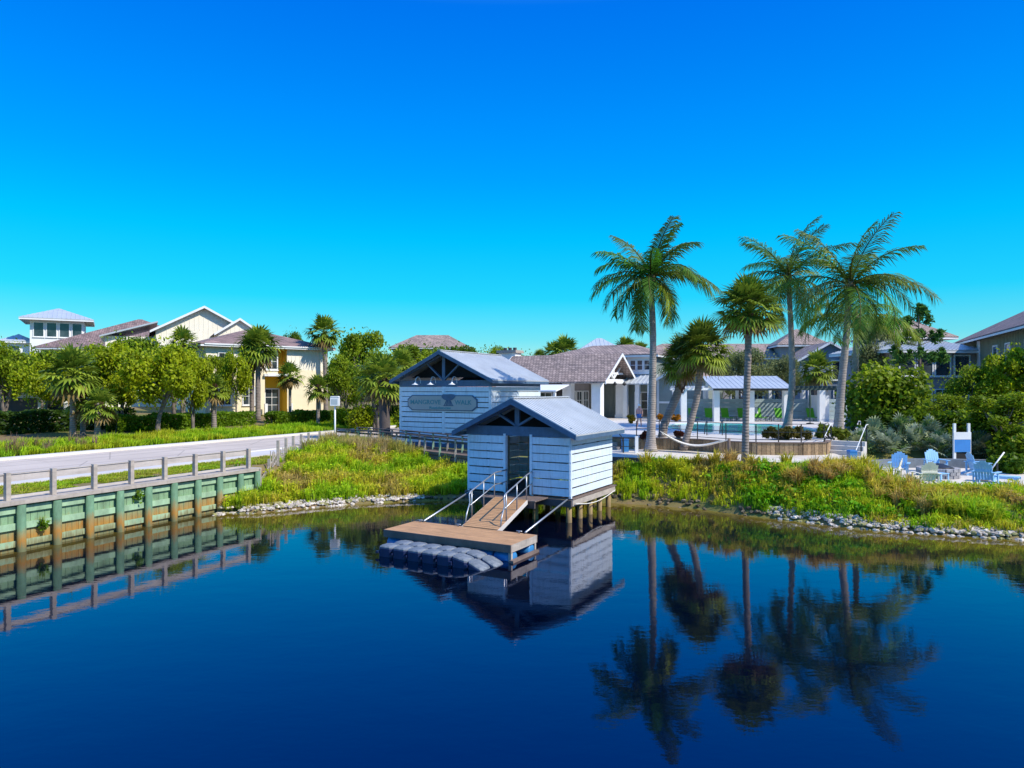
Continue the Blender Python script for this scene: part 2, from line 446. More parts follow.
def height(x, y):
    x = np.asarray(x, float); y = np.asarray(y, float)
    t = y - shore_y(x)
    p = perp(x, y)
    left = 1.7 + np.clip((p - 16) * 0.045, 0, 1.6)
    pool = 1.72 + 0.55 * sstep(44.0, 45.0, y) * sstep(3, 5, x)
    pool = pool + 0.1 * sstep(50, 80, y)
    pat = sstep(15.6, 17.0, x) * (1 - sstep(41.5, 43.5, y))
    right = pool * (1 - pat) + 1.10 * pat
    G = left + (right - left) * sstep(-4, 3, x - (y - 45) * 0.25)
    slope = np.where(x < 17, np.interp(x, [2, 4.8, 8, 11.6, 15.2, 17], [.19, .42, .62, .56, .36, .28]), .25)
    bank = 0.10 + slope * t
    z = np.minimum(bank, G)
    z = np.where(x < SHX[0] + 0.9, np.where(perp(x, y) > 0.55, np.maximum(G, bank * 0 + 1.62), np.where(t > 0.5, z, -1.5)), z)
    z = np.where(t < 0, np.maximum(-1.5, t * 0.4), z)
    return z
def gz(x, y): return float(height(x, y))
def gp(px, py, dmin=22.0):
    """where the sight line of a photo pixel meets the ground"""
    d = dmin
    while d < 400:
        x = ax(px, d)
        if az(py, d) <= gz(x, d): return x, d, gz(x, d)
        d += 0.05
    return ax(px, 400), 400, 2.5

def spread(a, b, fine, lo, hi):
    pts = list(np.arange(a, b, fine)); s = fine
    x = b
    while x < hi: pts.append(x); s *= 1.35; x += s
    pts.append(hi)
    s = fine; x = a - fine
    while x > lo: pts.insert(0, x); s *= 1.35; x -= s
    pts.insert(0, lo)
    return np.array(pts)
gx = spread(-48, 44, 0.4, -900, 900); gy = spread(20, 62, 0.4, -60, 1500)
XX, YY = np.meshgrid(gx, gy)
ZZ = height(XX, YY)
nb = np.array([[mnoise.noise((x * 0.6, y * 0.6, 0)) * 0.10 for x in gx] for y in gy])
ZZ = ZZ + np.where((ZZ > 0.15) & (ZZ < 1.6), nb, 0)
nx, ny = len(gx), len(gy)
idx = np.arange(nx * ny).reshape(ny, nx)
quads = np.stack([idx[:-1, :-1], idx[:-1, 1:], idx[1:, 1:], idx[1:, :-1]], -1).reshape(-1, 4)
g = MB(); g.add(np.stack([XX, YY, ZZ], -1).reshape(-1, 3), quads)
tag(g.build('ground', M['ground'], smooth=True), kind='structure')

# the lagoon: colour attribute = shallow mud plus a painted reflection of the bank
wx = spread(-40, 40, 0.5, -400, 400); wy = spread(2, 37, 0.5, -400, 45)
XX, YY = np.meshgrid(wx, wy)
t = YY - shore_y(XX)
shal_refl = np.clip((t + 4.2) / 4.2, 0, 1) ** 1.3
shal_refl = np.where(XX < SHX[0], np.clip((perp(XX, YY) + 2.5) / 2.5, 0, 1) * 0.5, shal_refl)
nx, ny = len(wx), len(wy); idx = np.arange(nx * ny).reshape(ny, nx)
quads = np.stack([idx[:-1, :-1], idx[:-1, 1:], idx[1:, 1:], idx[1:, :-1]], -1).reshape(-1, 4)
g = MB(); g.add(np.stack([XX, YY, np.zeros_like(XX)], -1).reshape(-1, 3), quads, np.repeat(shal_refl.reshape(-1, 1), 3, 1))
tag(g.build('water', M['water'], smooth=True), kind='structure')

# road, kerb and sidewalk following the seawall line
def strip(name, mat, p0, p1, z0, z1, t0=-30, t1=95, bend=False):
    g = MB(); n = 50; v = []
    for i in range(n + 1):
        tt = t0 + (t1 - t0) * i / n
        b = 0.0
        for p in (p0, p1):
            x, y = wallpt(tt, p + b); v.append((x, y, z0)); v.append((x, y, z1))
    f = []
    for i in range(n):
        a = 4 * i; c = a + 4
        f += [(a + 1, a + 3, c + 3, c + 1), (a, a + 1, c + 1, c), (a + 3, a + 2, c + 2, c + 3)]
    f += [(0, 2, 3, 1), (4*n, 4*n + 1, 4*n + 3, 4*n + 2)]
    g.add(v, f); return tag(g.build(name, mat), kind='structure')
strip('road', M['asphalt'], 6.3, 14.6, 1.4, 1.725)
strip('sidewalk', M['concrete'], 4.0, 6.05, 1.4, 1.80)
strip('kerb', M['kerb'], 6.05, 6.297, 1.4, 1.86)
strip('kerb', M['kerb'], 14.6, 15.3, 1.4, 1.85)

# ------------------------------------------------------------------ foliage generators
def rvec(n):
    v = rng.normal(size=(n, 3)); return v / np.linalg.norm(v, axis=1, keepdims=True)
def leaf_quads(g, P, size, colr, up=0.4, aspect=1.6, out=None):
    """one small pointed quad per position; normals lean up (and outward)"""
    n = len(P)
    N = rvec(n); N[:, 2] += up
    if out is not None: N += out
    N /= np.linalg.norm(N, axis=1, keepdims=True) + 1e-9
    T = np.cross(N, rvec(n)); T /= np.linalg.norm(T, axis=1, keepdims=True) + 1e-9
    B = np.cross(N, T)
    s = (size * rng.uniform(0.6, 1.3, n))[:, None]
    L = T * s * aspect / 2; W = B * s / 2
    V = np.stack([P - L, P + W * 0.9 - L * 0.1, P + L, P - W * 0.9 - L * 0.1], 1).reshape(-1, 3)
    Q = np.arange(4 * n).reshape(n, 4)
    g.add(V, Q, np.repeat(colr, 4, 0))
def clump_leaves(g, centers, radii, n, size, c0, c1, up=0.4, aspect=1.6, shell=0.5, flat=0.8, tint=0.25):
    centers = np.asarray(centers, float); radii = np.asarray(radii, float)
    w = radii ** 2; w = w / w.sum()
    k = rng.choice(len(centers), n, p=w)
    D = rvec(n); r = rng.uniform(0, 1, n) ** shell
    D[:, 2] *= flat
    P = centers[k] + D * (radii[k] * r)[:, None]
    ct = rng.uniform(0, 1, len(centers))[k] * 0.6 + rng.uniform(0, 1, n) * 0.4
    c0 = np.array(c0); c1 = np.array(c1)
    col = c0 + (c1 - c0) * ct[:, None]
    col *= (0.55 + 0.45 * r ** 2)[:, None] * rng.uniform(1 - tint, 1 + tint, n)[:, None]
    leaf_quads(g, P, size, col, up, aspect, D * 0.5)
def broadleaf(seed, name, Hh, Rr, base, c0, c1, nleaf=3500, leaf=0.24, nclump=16, spreadz=0.75, tr=0.16, stems=1, loose=0.0):
    """tree prototype: returns (trunk mesh, crown mesh), base at the origin"""
    r0 = random.Random(seed)
    tk = MB(); cr = MB()
    cz = base + (Hh - base) * 0.5; hz = (Hh - base) * 0.5
    cs = []; rs = []
    for i in range(nclump):
        while True:
            x, y, z = (r0.uniform(-1, 1) for _ in range(3))
            if 0.25 < x*x + y*y + z*z < 1: break
        rr = Rr * r0.uniform(0.20, 0.38)
        c = (x * (Rr - rr * 0.7), y * (Rr - rr * 0.7), cz + z * (hz - rr * 0.55))
        cs.append(c); rs.append(rr)
    for sidx in range(stems):
        ox = r0.uniform(-0.35, 0.35) if stems > 1 else 0; oy = r0.uniform(-0.35, 0.35) if stems > 1 else 0
        lean = (r0.uniform(-0.12, 0.12) * Hh, r0.uniform(-0.12, 0.12) * Hh)
        pts = [(ox, oy, -0.15)]
        for k in range(1, 6):
            f = k / 5
            pts.append((ox + lean[0] * f * f + r0.uniform(-.06, .06), oy + lean[1] * f * f + r0.uniform(-.06, .06), (base + hz * 0.7) * f))
        rad = [tr * (1.25 - 0.85 * (k / 5)) for k in range(6)]; rad[0] *= 1.25
        tk.tube(pts, rad, 8)
        for i in range(sidx, nclump, stems):
            if i % 2: continue
            c = Vector(cs[i]); k = r0.choice([2, 3, 4]); a = Vector(pts[k])
            mid = a.lerp(c, 0.5) + Vector((r0.uniform(-.2, .2), r0.uniform(-.2, .2), r0.uniform(-.1, .25)))
            tk.tube([a, mid, c], [rad[k] * 0.55, rad[k] * 0.36, rad[k] * 0.14], 6)
    nleaf = int(nleaf * 2.5); leaf *= .60
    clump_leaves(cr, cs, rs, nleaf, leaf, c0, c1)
    if loose:
        n = int(nleaf * loose); D = rvec(n)
        P = D * np.array([Rr, Rr, hz]) * (rng.uniform(0.4, 1.05, n)[:, None]) + np.array([0, 0, cz])
        c0a = np.array(c0); col = c0a + (np.array(c1) - c0a) * rng.uniform(0, 1, n)[:, None]
        leaf_quads(cr, P, leaf, col)
    return tk.mesh(name + '_trunk', M['bark'], True), cr.mesh(name + '_crown', M['leaf'])
def fan_leaf(g, hub, d, Rf, colr, nb=13, droop=0.35):
    """palmate leaf: blades fanned round the hub in the plane holding d"""
    d = Vector(d).normalized()
    sd = d.cross(Vector((0, 0, 1)))
    if sd.length < 0.1: sd = Vector((1, 0, 0))
    sd.normalize(); n = sd.cross(d).normalized()
    if n.z < 0: n = -n
    tw = random.uniform(-0.5, 0.5)
    sd = (sd * math.cos(tw) + n * math.sin(tw)).normalized()
    hub = Vector(hub); v = []; f = []; cs = []
    for i in range(nb):
        a = R(-105 + 210 * i / (nb - 1))
        dr = (d * math.cos(a) + sd * math.sin(a)).normalized()
        L = Rf * (0.72 + 0.28 * math.cos(a)) * random.uniform(0.88, 1.08)
        w = Rf * 0.98 / nb
        pr = dr.cross(n).normalized()
        m = hub + dr * L * 0.55 + n * (0.06 * Rf)
        tp = hub + dr * L - Vector((0, 0, 1)) * (droop * Rf * random.uniform(0.5, 1.3))
        b = len(v)
        v += [hub - pr * w * 0.25, hub + pr * w * 0.25, m + pr * w, m - pr * w, tp]
        f += [(b, b + 1, b + 2, b + 3), (b + 3, b + 2, b + 4)]
        k = random.uniform(0.75, 1.25)
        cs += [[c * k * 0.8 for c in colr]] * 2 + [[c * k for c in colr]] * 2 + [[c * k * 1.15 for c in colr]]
    g.add([tuple(p) for p in v], f, cs)
def sabal_crown(g, c, Rc, n=46, c0=(0.055, 0.085, 0.012), c1=(0.13, 0.17, 0.025), nb=13, low=-55, dead=5):
    c = Vector(c)
    for i in range(n):
        u = (i + 0.5) / n
        el = R(85 - (85 - low) * (u ** 1.1)); azm = i * 2.39996 + random.uniform(-.25, .25)
        d = Vector((math.cos(azm) * math.cos(el), math.sin(azm) * math.cos(el), math.sin(el)))
        pl = Rc * random.uniform(0.42, 0.66)
        hub = c + d * pl
        k = random.random(); col = [a + (b - a) * k for a, b in zip(c0, c1)]
        if i >= n - dead: col = [0.20, 0.14, 0.05]
        g.tube([c, c + d * pl * 0.6 + Vector((0, 0, 0.04)), hub], [0.035, 0.028, 0.015], 4, [x * 1.1 for x in col])
        fd = (d + Vector((0, 0, -0.10 - 0.15 * u))).normalized()
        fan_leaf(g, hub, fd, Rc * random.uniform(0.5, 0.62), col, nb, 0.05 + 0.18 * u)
def coco_frond(g, base, azm, el0, L, bend, colr, nl=34, twist=0.0, yellow=0.0):
    """pinnate frond: a curved rachis carrying hanging leaflets"""
    h = Vector((math.cos(azm), math.sin(azm), 0)); N = 16
    p = Vector(base); pts = [p.copy()]; dirs = []
    for i in range(N):
        f = (i + 0.5) / N
        el = el0 - bend * (f ** 1.25)
        dv = h * math.cos(el) + Vector((0, 0, 1)) * math.sin(el)
        dv += Vector((-h.y, h.x, 0)) * (twist * f); dv.normalize()
        dirs.append(dv); p = p + dv * (L / N); pts.append(p.copy())
    rc = [0.2 * yellow + 0.10, 0.15 * yellow + 0.10, 0.02]
    g.tube(pts, [0.05 * (1 - 0.85 * i / N) + 0.006 for i in range(N + 1)], 5, rc)
    v = []; f = []; cs = []
    for i in range(nl):
        u = 0.08 + 0.92 * i / (nl - 1)
        k = min(N - 1, int(u * N)); fr = u * N - k
        q = pts[k].lerp(pts[k + 1], max(0, min(1, fr))); dv = dirs[k]
        side0 = dv.cross(Vector((0, 0, 1)))
        if side0.length < 0.05: side0 = Vector((-h.y, h.x, 0))
        side0.normalize()
        upn = side0.cross(dv)
        ll = L * 0.29 * (0.45 + 0.55 * math.sin(PI * min(1, 0.12 + u * 0.88)))
        for s in (-1, 1):
            lift = random.uniform(-0.30, 0.30)
            ld = (side0 * s * 0.9 + dv * (0.55 + 0.5 * u) + upn * lift).normalized()
            m = q + ld * ll * 0.5
            tip = q + ld * ll * 0.92 + Vector((0, 0, -1)) * ll * random.uniform(0.28, 0.62)
            w = dv * 0.036
            b = len(v)
            v += [q - w * 0.7, q + w * 0.7, m + w - Vector((0, 0, ll * 0.08)), m - w - Vector((0, 0, ll * 0.08)), tip]
            f += [(b, b + 1, b + 2, b + 3), (b + 3, b + 2, b + 4)]
            kk = random.uniform(0.7, 1.3); y = yellow * random.uniform(0.4, 1)
            c = [colr[0] * kk + 0.15 * y, colr[1] * kk + 0.11 * y, colr[2] * kk]
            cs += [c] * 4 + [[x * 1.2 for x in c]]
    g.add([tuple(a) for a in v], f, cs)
def coconut(name, label, base, pts, rad, crown, L, fronds, group, seed):
    """pts: trunk centre line in world metres; crown: where the fronds start"""
    random.seed(seed)
    root = thing(name, label, 'palm tree', base, 0, group)
    b = Vector(base); g = MB()
    P = [Vector(p) - b for p in pts]
    fine = []; rr = []
    n = 26
    for i in range(n + 1):
        u = i / n * (len(P) - 1); k = min(len(P) - 2, int(u)); f = u - k
        p0 = P[max(0, k - 1)]; p1 = P[k]; p2 = P[k + 1]; p3 = P[min(len(P) - 1, k + 2)]
        q = 0.5 * ((2 * p1) + (p2 - p0) * f + (2 * p0 - 5 * p1 + 4 * p2 - p3) * f * f + (3 * p1 - p0 - 3 * p2 + p3) * f ** 3)
        fine.append(q); h = i / n
        rr.append(rad * ((1.0 - 0.38 * h) + 0.75 * math.exp(-h * 16)) * random.uniform(0.96, 1.04))
    g.tube(fine, rr, 12); g.build('trunk', M['coco_bark'], root, True)
    c = Vector(crown) - b
    k = MB()
    k.lathe([(0.02, -0.75), (0.20, -0.6), (0.26, -0.2), (0.24, 0.1), (0.10, 0.7), (0.02, 1.0)], 10)
    k.xform(Matrix.Translation(c)); k.build('crownshaft', paint_fibre, root, True)
    g = MB()
    for (a, e, l, bd, y) in fronds:
        coco_frond(g, c + Vector((0, 0, random.uniform(-0.2, 0.15))), R(a), R(e), L * l, R(bd),
                   (random.uniform(0.06, 0.12), random.uniform(0.13, 0.21), 0.018), 54, random.uniform(-0.3, 0.3), y)
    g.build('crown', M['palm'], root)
    nuts = MB()
    for i in range(7):
        a = i * 0.9; nuts_c = c + Vector((0.3 * math.cos(a), 0.3 * math.sin(a), -0.35 - 0.1 * (i % 2)))
        m = MB(); m.lathe([(0.01, -0.15), (0.09, -0.11), (0.125, 0), (0.09, 0.11), (0.01, 0.15)], 8)
        m.xform(Matrix.Translation(nuts_c)); nuts.merge(m)
    nuts.build('coconut_bunch', paint_nut, root, True)
    return root
paint_fibre = paint('palm_fibre', (0.20, 0.15, 0.08), 0.4, 0.9, 4, bmp=0.5)
paint_nut = paint('coconut_husk', (0.20, 0.19, 0.04), 0.35, 0.6, 5)

def sabal(name, label, base, pts, rad, Rc, n=46, seed=1, group=None, boots=True, c0=(0.09, 0.15, 0.014), c1=(0.26, 0.33, 0.03), nb=13, low=-55, trunk_mat=None, bootlen=1.2, dead=5):
    random.seed(seed)
    root = thing(name, label, 'palm tree', base, 0, group)
    b = Vector(base); P = [Vector(p) - b for p in pts]; g = MB()
    fine = []; rr = []; N = 18
    for i in range(N + 1):
        u = i / N * (len(P) - 1); k = min(len(P) - 2, int(u)); f = u - k
        fine.append(P[k].lerp(P[k + 1], f)); rr.append(rad * (1.0 + 0.35 * math.exp(-i * 0.8)) * random.uniform(0.94, 1.06))
    g.tube(fine, rr, 10); g.build('trunk', trunk_mat or M['sabal_bark'], root, True)
    c = P[-1] + Vector((0, 0, 0.25))
    if boots:
        g = MB()
        for i in range(46):
            u = random.random(); a = random.uniform(0, 2 * PI)
            q = P[-1] + (P[-2] - P[-1]).normalized() * (u * bootlen)
            o = Vector((math.cos(a), math.sin(a), 0)); w = rad * 1.05
            g.beam(q + o * w * 0.7 - Vector((0, 0, 0.12)), q + o * (w + 0.16 * (1 - u * 0.6)) + Vector((0, 0, 0.22)), 0.10, 0.04, o, col=[x * random.uniform(0.6, 1.3) for x in (0.17, 0.11, 0.065)])
        g.build('leaf_boots', M['leaf'], root)
    g = MB(); sabal_crown(g, c, Rc, n, c0, c1, nb, low, dead)
    g.build('crown', M['palm'], root)
    return root
def blades(g, P, Hh, tilt, width, col, seg=True):
    """grass blades: a bent strip of one quad and one triangle each"""
    n = len(P); a = rng.uniform(0, 2 * PI, n); tl = rng.uniform(0.05, 1, n) * tilt
    D = np.stack([np.cos(a), np.sin(a), np.zeros(n)], 1)
    S = np.stack([-np.sin(a + 0.6), np.cos(a + 0.6), np.zeros(n)], 1) * (width / 2)
    Z = np.array([0, 0, 1.0])
    m = P + D * (tl * 0.35 * Hh)[:, None] + Z * (Hh * 0.62)[:, None]
    tp = P + D * (tl * Hh)[:, None] + Z * (Hh * (1 - 0.42 * tl))[:, None]
    V = np.stack([P - S, P + S, m + S * 0.8, m - S * 0.8, tp], 1).reshape(-1, 3)
    b = np.arange(n) * 5
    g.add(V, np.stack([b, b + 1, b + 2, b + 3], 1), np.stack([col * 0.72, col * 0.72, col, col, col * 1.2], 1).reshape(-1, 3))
    g.f.append((np.stack([b + 3, b + 2, b + 4], 1) + g.n - 5 * n, 0))
def pn(x, y, s, o=0.0): return mnoise.noise((x * s + o, y * s - o, o * 1.7))
# ------------------------------------------------------------------ seawall and its guard rail
sw = thing('seawall', 'teal timber seawall with rust stains and round piles along the road', 'seawall', (*wallpt(0), 0), math.atan2(1, WS))
# local x runs along the wall (away from the camera), local y inland
T0 = -22.0
g = MB()
x = T0
while x < WEND:
    w = 0.24; g.box(x, min(x + w - 0.012, WEND), 0.06 + random.uniform(0, .012), 0.14, -1.2, 1.55); x += w
g.build('planking', M['wall_green'], sw)
for z0, z1 in ((0.16, 0.36), (0.74, 0.96), (1.30, 1.52)):
    MB().box(T0, WEND, -0.03, 0.057, z0, z1).build('waler', M['waler_green'], sw)
MB().box(T0, WEND + 0.08, -0.20, 0.72, 1.60, 1.74).build('cap', M['greywood'], sw)
MB().box(WEND, WEND + 0.06, 0.06, 4.0, -0.5, 1.6).build('end_panel', M['wall_green'], sw)
k = 0.63
tp = [k + 1.2 * i for i in range(-18, 9)] + [WEND - 0.12]
for t in tp:
    g = MB(); g.tube([(t, -0.14, -1.2), (t + random.uniform(-.02, .02), -0.14, 1.56 + random.uniform(0, .03))], [0.145, 0.135], 12)
    g.build('pile', M['pile_green'], sw, True)
M['railwood'] = paint('bleached_rail_wood', (0.50, 0.45, 0.42), 0.25, 0.85, 2, (0.5, 1, 3), (0.3, 0.27, 0.24), 0.35)
gr = thing('guard_rail', 'weathered grey timber rail with square posts standing on the seawall cap', 'railing', (*wallpt(0), 0), math.atan2(1, WS))
for i in range(-14, 8):
    t = 0.32 + 1.517 * i
    MB().box(t - 0.075, t + 0.075, 0.04, 0.20, 1.743, 2.68).build('post', M['greywood'], gr)
MB().box(T0, 10.95, 0.203, 0.25, 2.36, 2.60).build('top_rail', M['railwood'], gr)
MB().box(T0, 10.95, 0.203, 0.26, 1.80, 1.88).build('toe_rail', M['railwood'], gr)
MB().box(T0, 10.95, 0.17, 0.31, 2.603, 2.645).build('shade_line_cap', M['railwood'], gr)  # cap board added to throw a shade line on the rail
# split-picket fence from the end of the wall back to the boardwalk
fx = [(-12.05, 33.4), (-12.2, 36.5), (-12.5, 40.0), (-12.5, 43.0), (-12.0, 46.2)]
pf = thing('picket_fence', 'low grey picket fence with taller posts along the top of the grassy bank', 'fence', (fx[0][0], fx[0][1], 1.6))
pk = MB(); rl = MB()
o0 = Vector((fx[0][0], fx[0][1], 1.6)); tot = 0
for (a, b) in zip(fx[:-1], fx[1:]):
    A = Vector((*a, 0)); B = Vector((*b, 0)); n = int((B - A).length / 0.24)
    for i in range(n):
        q = A.lerp(B, i / n); z = gz(q.x, q.y)
        hgt = 0.62 + random.uniform(-.06, .06)
        pk.beam(Vector((q.x, q.y, z - 0.1)) - o0, Vector((q.x + random.uniform(-.03, .03), q.y, z + hgt)) - o0, 0.065, 0.03, (1, 0, 0))
    za = gz(*a); zb = gz(*b)
    for hh in (0.18, 0.5):
        rl.beam(Vector((a[0], a[1], za + hh)) - o0, Vector((b[0], b[1], zb + hh)) - o0, 0.03, 0.04)
    for fr in (0, 0.5):
        q = A.lerp(B, fr); z = gz(q.x, q.y)
        MB().beam(Vector((q.x, q.y, z - 0.2)) - o0, Vector((q.x, q.y, z + 1.12)) - o0, 0.13, 0.13, (1, 0, 0)).build('post', M['greywood'], pf)
pk.build('pickets', M['greywood'], pf); rl.build('rails', M['greywood'], pf)

# ------------------------------------------------------------------ boardwalk from the road to the boat hut, with its rail
bw = [(-11.6, 46.2), (-8.0, 43.6), (-2.2, 38.6), (1.0, 37.0), (4.6, 35.6)]
dk = MB()
def deckz(i): return [1.86, 1.80, 1.62, 1.45, 1.2][i]
for i in range(4):
    A = Vector((*bw[i], deckz(i))); B = Vector((*bw[i + 1], deckz(i + 1))); d = (B - A); L = d.length; d.normalize()
    s = Vector((-d.y, d.x, 0)).normalized(); n = int(L / 0.16)
    for j in range(n):
        q = A + d * (L * j / n) + s * 0.9
        dk.beam(q - s * 0.9, q + s * 0.9, 0.145, 0.05)
    dk.beam(A - Vector((0, 0, .16)), B - Vector((0, 0, .16)), 0.08, 0.22)
    dk.beam(A + s * 1.8 - Vector((0, 0, .16)), B + s * 1.8 - Vector((0, 0, .16)), 0.08, 0.22)
    for j in range(int(L / 2) + 1):
        q = A + d * (2 * j)
        for k in (0.05, 1.75):
            p = q + s * k
            dk.box(p.x - .07, p.x + .07, p.y - .07, p.y + .07, gz(p.x, p.y) - 0.6, q.z - 0.07)
tag(dk.build('boardwalk', M['brownwood']), kind='structure')
def timber_rail(name, label, side, a, b, cnt):
    root = thing(name, label, 'railing', (*bw[a], 1.0))
    o = Vector((*bw[a], 1.0))
    for i in range(a, b):
        A = Vector((*bw[i], deckz(i))) - o; B = Vector((*bw[i + 1], deckz(i + 1))) - o
        d = (B - A).normalized(); s = Vector((-d.y, d.x, 0)).normalized() * side
        L = (B - A).length; n = max(1, round(L / 1.25))
        for j in range(n if i < b - 1 else n + 1):
            q = A + d * (L * j / n) + s
            MB().beam(q - Vector((0, 0, .25)), q + Vector((0, 0, 1.0)), 0.11, 0.11, (1, 0, 0)).build('post', M['greywood'] if (j % 2) else M['waler_green'], root)
        MB().beam(A + s + Vector((0, 0, 1.03)), B + s + Vector((0, 0, 1.03)), 0.19, 0.05).build('top_rail', M['darkwood'], root)
        MB().beam(A + s + Vector((0, 0, 0.84)), B + s + Vector((0, 0, .84)), 0.05, 0.12).build('mid_rail', M['darkwood'], root)
        MB().beam(A + s + Vector((0, 0, 0.10)), B + s + Vector((0, 0, .10)), 0.05, 0.14).build('bottom_rail', M['brownwood'], root)
timber_rail('boardwalk_rail', 'brown timber handrail on the lagoon side of the boardwalk below the signed shed', -0.02, 0, 3, 0)
timber_rail('boardwalk_rail', 'brown timber handrail on the shed side of the boardwalk, behind the nearer rail', 1.82, 0, 2, 0)

# ------------------------------------------------------------------ gabled slatted buildings: boat hut and signed shed
def ribbed_slope(g, x0, z0, x1, z1, y0, y1, n):
    """metal sheet from eave (x0,z0) to ridge (x1,z1), ribs running up the slope"""
    th = 0.05
    g.prism([(x0, z0), (x1, z1), (x1, z1 + th), (x0, z0 + th)], 'y', y0, y1)
    dx = x1 - x0; dz = z1 - z0; L = math.hypot(dx, dz); nx_, nz_ = -dz / L, dx / L
    if nz_ < 0: nx_, nz_ = -nx_, -nz_
    for i in range(n):
        y = y0 + 0.05 + (y1 - y0 - 0.1) * i / (n - 1); w = 0.04
        a = (x0, z0 + th - .004); b = (x1, z1 + th - .004); h = 0.032
        g.prism([a, b, (b[0] + nx_ * h, b[1] + nz_ * h), (a[0] + nx_ * h, a[1] + nz_ * h)], 'y', y - w, y + w, mi=1)
def slats(g, a, b, z0, z1, pitch, gap, thick=0.035, normal_off=0.0):
    """horizontal boards from plan point a to plan point b"""
    A = Vector((a[0], a[1], 0)); B = Vector((b[0], b[1], 0)); d = (B - A).normalized(); n = Vector((d.y, -d.x, 0)) * normal_off
    k = round((z1 - z0) / pitch); p = (z1 - z0) / k
    for i in range(k):
        za = z0 + i * p + gap * random.uniform(0.3, 0.6); zb = z0 + (i + 1) * p - gap * random.uniform(0.3, 0.6); zc = (za + zb) / 2
        tl = random.uniform(-0.008, 0.008)
        g.beam(A + n + Vector((0, 0, zc - tl)), B + n + Vector((0, 0, zc + tl)), thick, zb - za)
def gable_truss(root, w, over, yf, zb, ze, za, mat):
    """barge boards, tie beam, king post and two braces in the plane y = yf"""
    c = w / 2
    MB().box(-0.06, w + 0.06, yf - 0.02, yf + 0.12, zb, zb + 0.40).build('tie_beam', mat, root)
    for s in (-1, 1):
        e = (c + s * (c + over), ze)
        g = MB(); g.prism([(e[0], e[1] - 0.16), (e[0], e[1] + 0.05), (c, za + 0.05), (c, za - 0.20)], 'y', yf - over - 0.05, yf - over + 0.02)
        fix_normals(g.build('barge_board', mat, root))
        g = MB(); g.prism([(c + s * (c + 0.02), ze + 0.10), (c + s * (c + 0.02), ze + 0.24), (c, za - 0.04), (c, za - 0.24)], 'y', yf - 0.0, yf + 0.1)
        fix_normals(g.build('rafter', mat, root))
        q = 0.36
        MB().beam((c + s * .06, yf + 0.05, zb + 0.44), (c + s * c * q, yf + 0.05, za - (za - ze) * q - 0.12), 0.09, 0.17, (0, 1, 0)).build('brace', mat, root)
    MB().box(c - 0.11, c + 0.11, yf + 0.003, yf + 0.097, zb + 0.40, za - 0.1).build('king_post', mat, root)
def gabled_shed(root, w, dep, zf, ztop, over, ze, za, nrib):
    c = w / 2
    for s in (-1, 1):
        g = MB()
        xe = c + s * (c + over)
        ribbed_slope(g, xe, ze, c, za, -over, dep + over * .7, nrib)
        fix_normals(g.build('roof_slope', [M['roof_pan'], M['roof_rib']], root))
        # eave fascia
        g = MB(); g.box(min(xe, xe - s * 0.04), max(xe, xe - s * 0.04), -over + 0.03, dep + over * .7 - 0.03, ze - 0.17, ze - 0.005)
        g.build('fascia', M['blue_timber'], root)
        # side beam under the eave
        xs = 0 if s < 0 else w
        MB().box(xs - 0.06, xs + 0.06, 0.13, dep - 0.13, ztop, ztop + 0.36).build('side_beam', M['blue_timber'], root)
    MB().box(c - 0.13, c + 0.13, -over - 0.02, dep + over * .7 + 0.02, za + 0.055, za + 0.10).build('ridge_cap', M['metal_roof'], root)
    gable_truss(root, w, over, 0.0, ztop, ze, za, M['blue_timber'])
    gable_truss_back = MB().prism([(0.05, ze + 0.1), (w - 0.05, ze + 0.1), (c, za - 0.08)], 'y', dep - 0.06, dep)
    fix_normals(gable_truss_back.build('rear_gable', M['blue_timber'], root))
    fix_normals(MB().prism([(0.3, ze + 0.24), (w - 0.3, ze + 0.24), (c, za - 0.14)], 'y', 0.9, 0.93).build('gable_shade_sheet', M['dark'], root))  # near-black sheet standing in for shade inside the open gable

FL = Vector((-1.96, 31.1, 0))
hw, hd = 4.97, 4.74
hut = thing('boat_hut', 'slatted white boat hut with blue gable and metal roof on piles over the water', 'boat hut', FL, RZ)
gabled_shed(hut, hw, hd, 1.0, 3.50, 0.50, 3.60, 5.05, 21)
for (a, b) in (((0.0, 0), (1.92, 0)), ((3.16, 0), (4.97, 0))):
    g = MB(); slats(g, a, b, 1.06, 3.50, 0.345, 0.05, 0.035, 0.0); g.build('front_slats', M['hutwall'], hut)
for xx in (0.02, 1.90, 3.18, 4.95):
    MB().box(xx - 0.055, xx + 0.055, 0.022, 0.13, 1.0, 3.62 if 1 < xx < 4 else 3.495).build('front_post', M['hutwall'], hut)
MB().box(1.845, 1.955, -0.06, -0.022, 1.06, 3.58).build('door_jamb', M['hutwall'], hut)
MB().box(3.125, 3.235, -0.06, -0.022, 1.06, 3.58).build('door_jamb', M['hutwall'], hut)
g = MB(); slats(g, (hw, 0.02), (hw, hd - 0.02), 1.06, 3.50, 0.345, 0.05); g.build('side_slats', M['hutwall'], hut)
g = MB(); slats(g, (0, 0.02), (0, hd - 0.02), 1.06, 3.50, 0.345, 0.035); g.build('side_slats', M['hutwall'], hut)
g = MB(); slats(g, (0.02, hd), (hw - 0.02, hd), 1.06, 3.50, 0.345, 0.06); g.build('rear_slats', M['hutwall'], hut)
for yy in (1.6, 3.2):
    for xx in (0.08, hw - 0.08): MB().box(xx - 0.05, xx + 0.05, yy - .05, yy + .05, 1.0, 3.497).build('stud', M['darkwood'], hut)
MB().box(0.9, 2.2, 0.5, 4.5, 1.0, 1.1).build('floor_rack', M['darkwood'], hut)
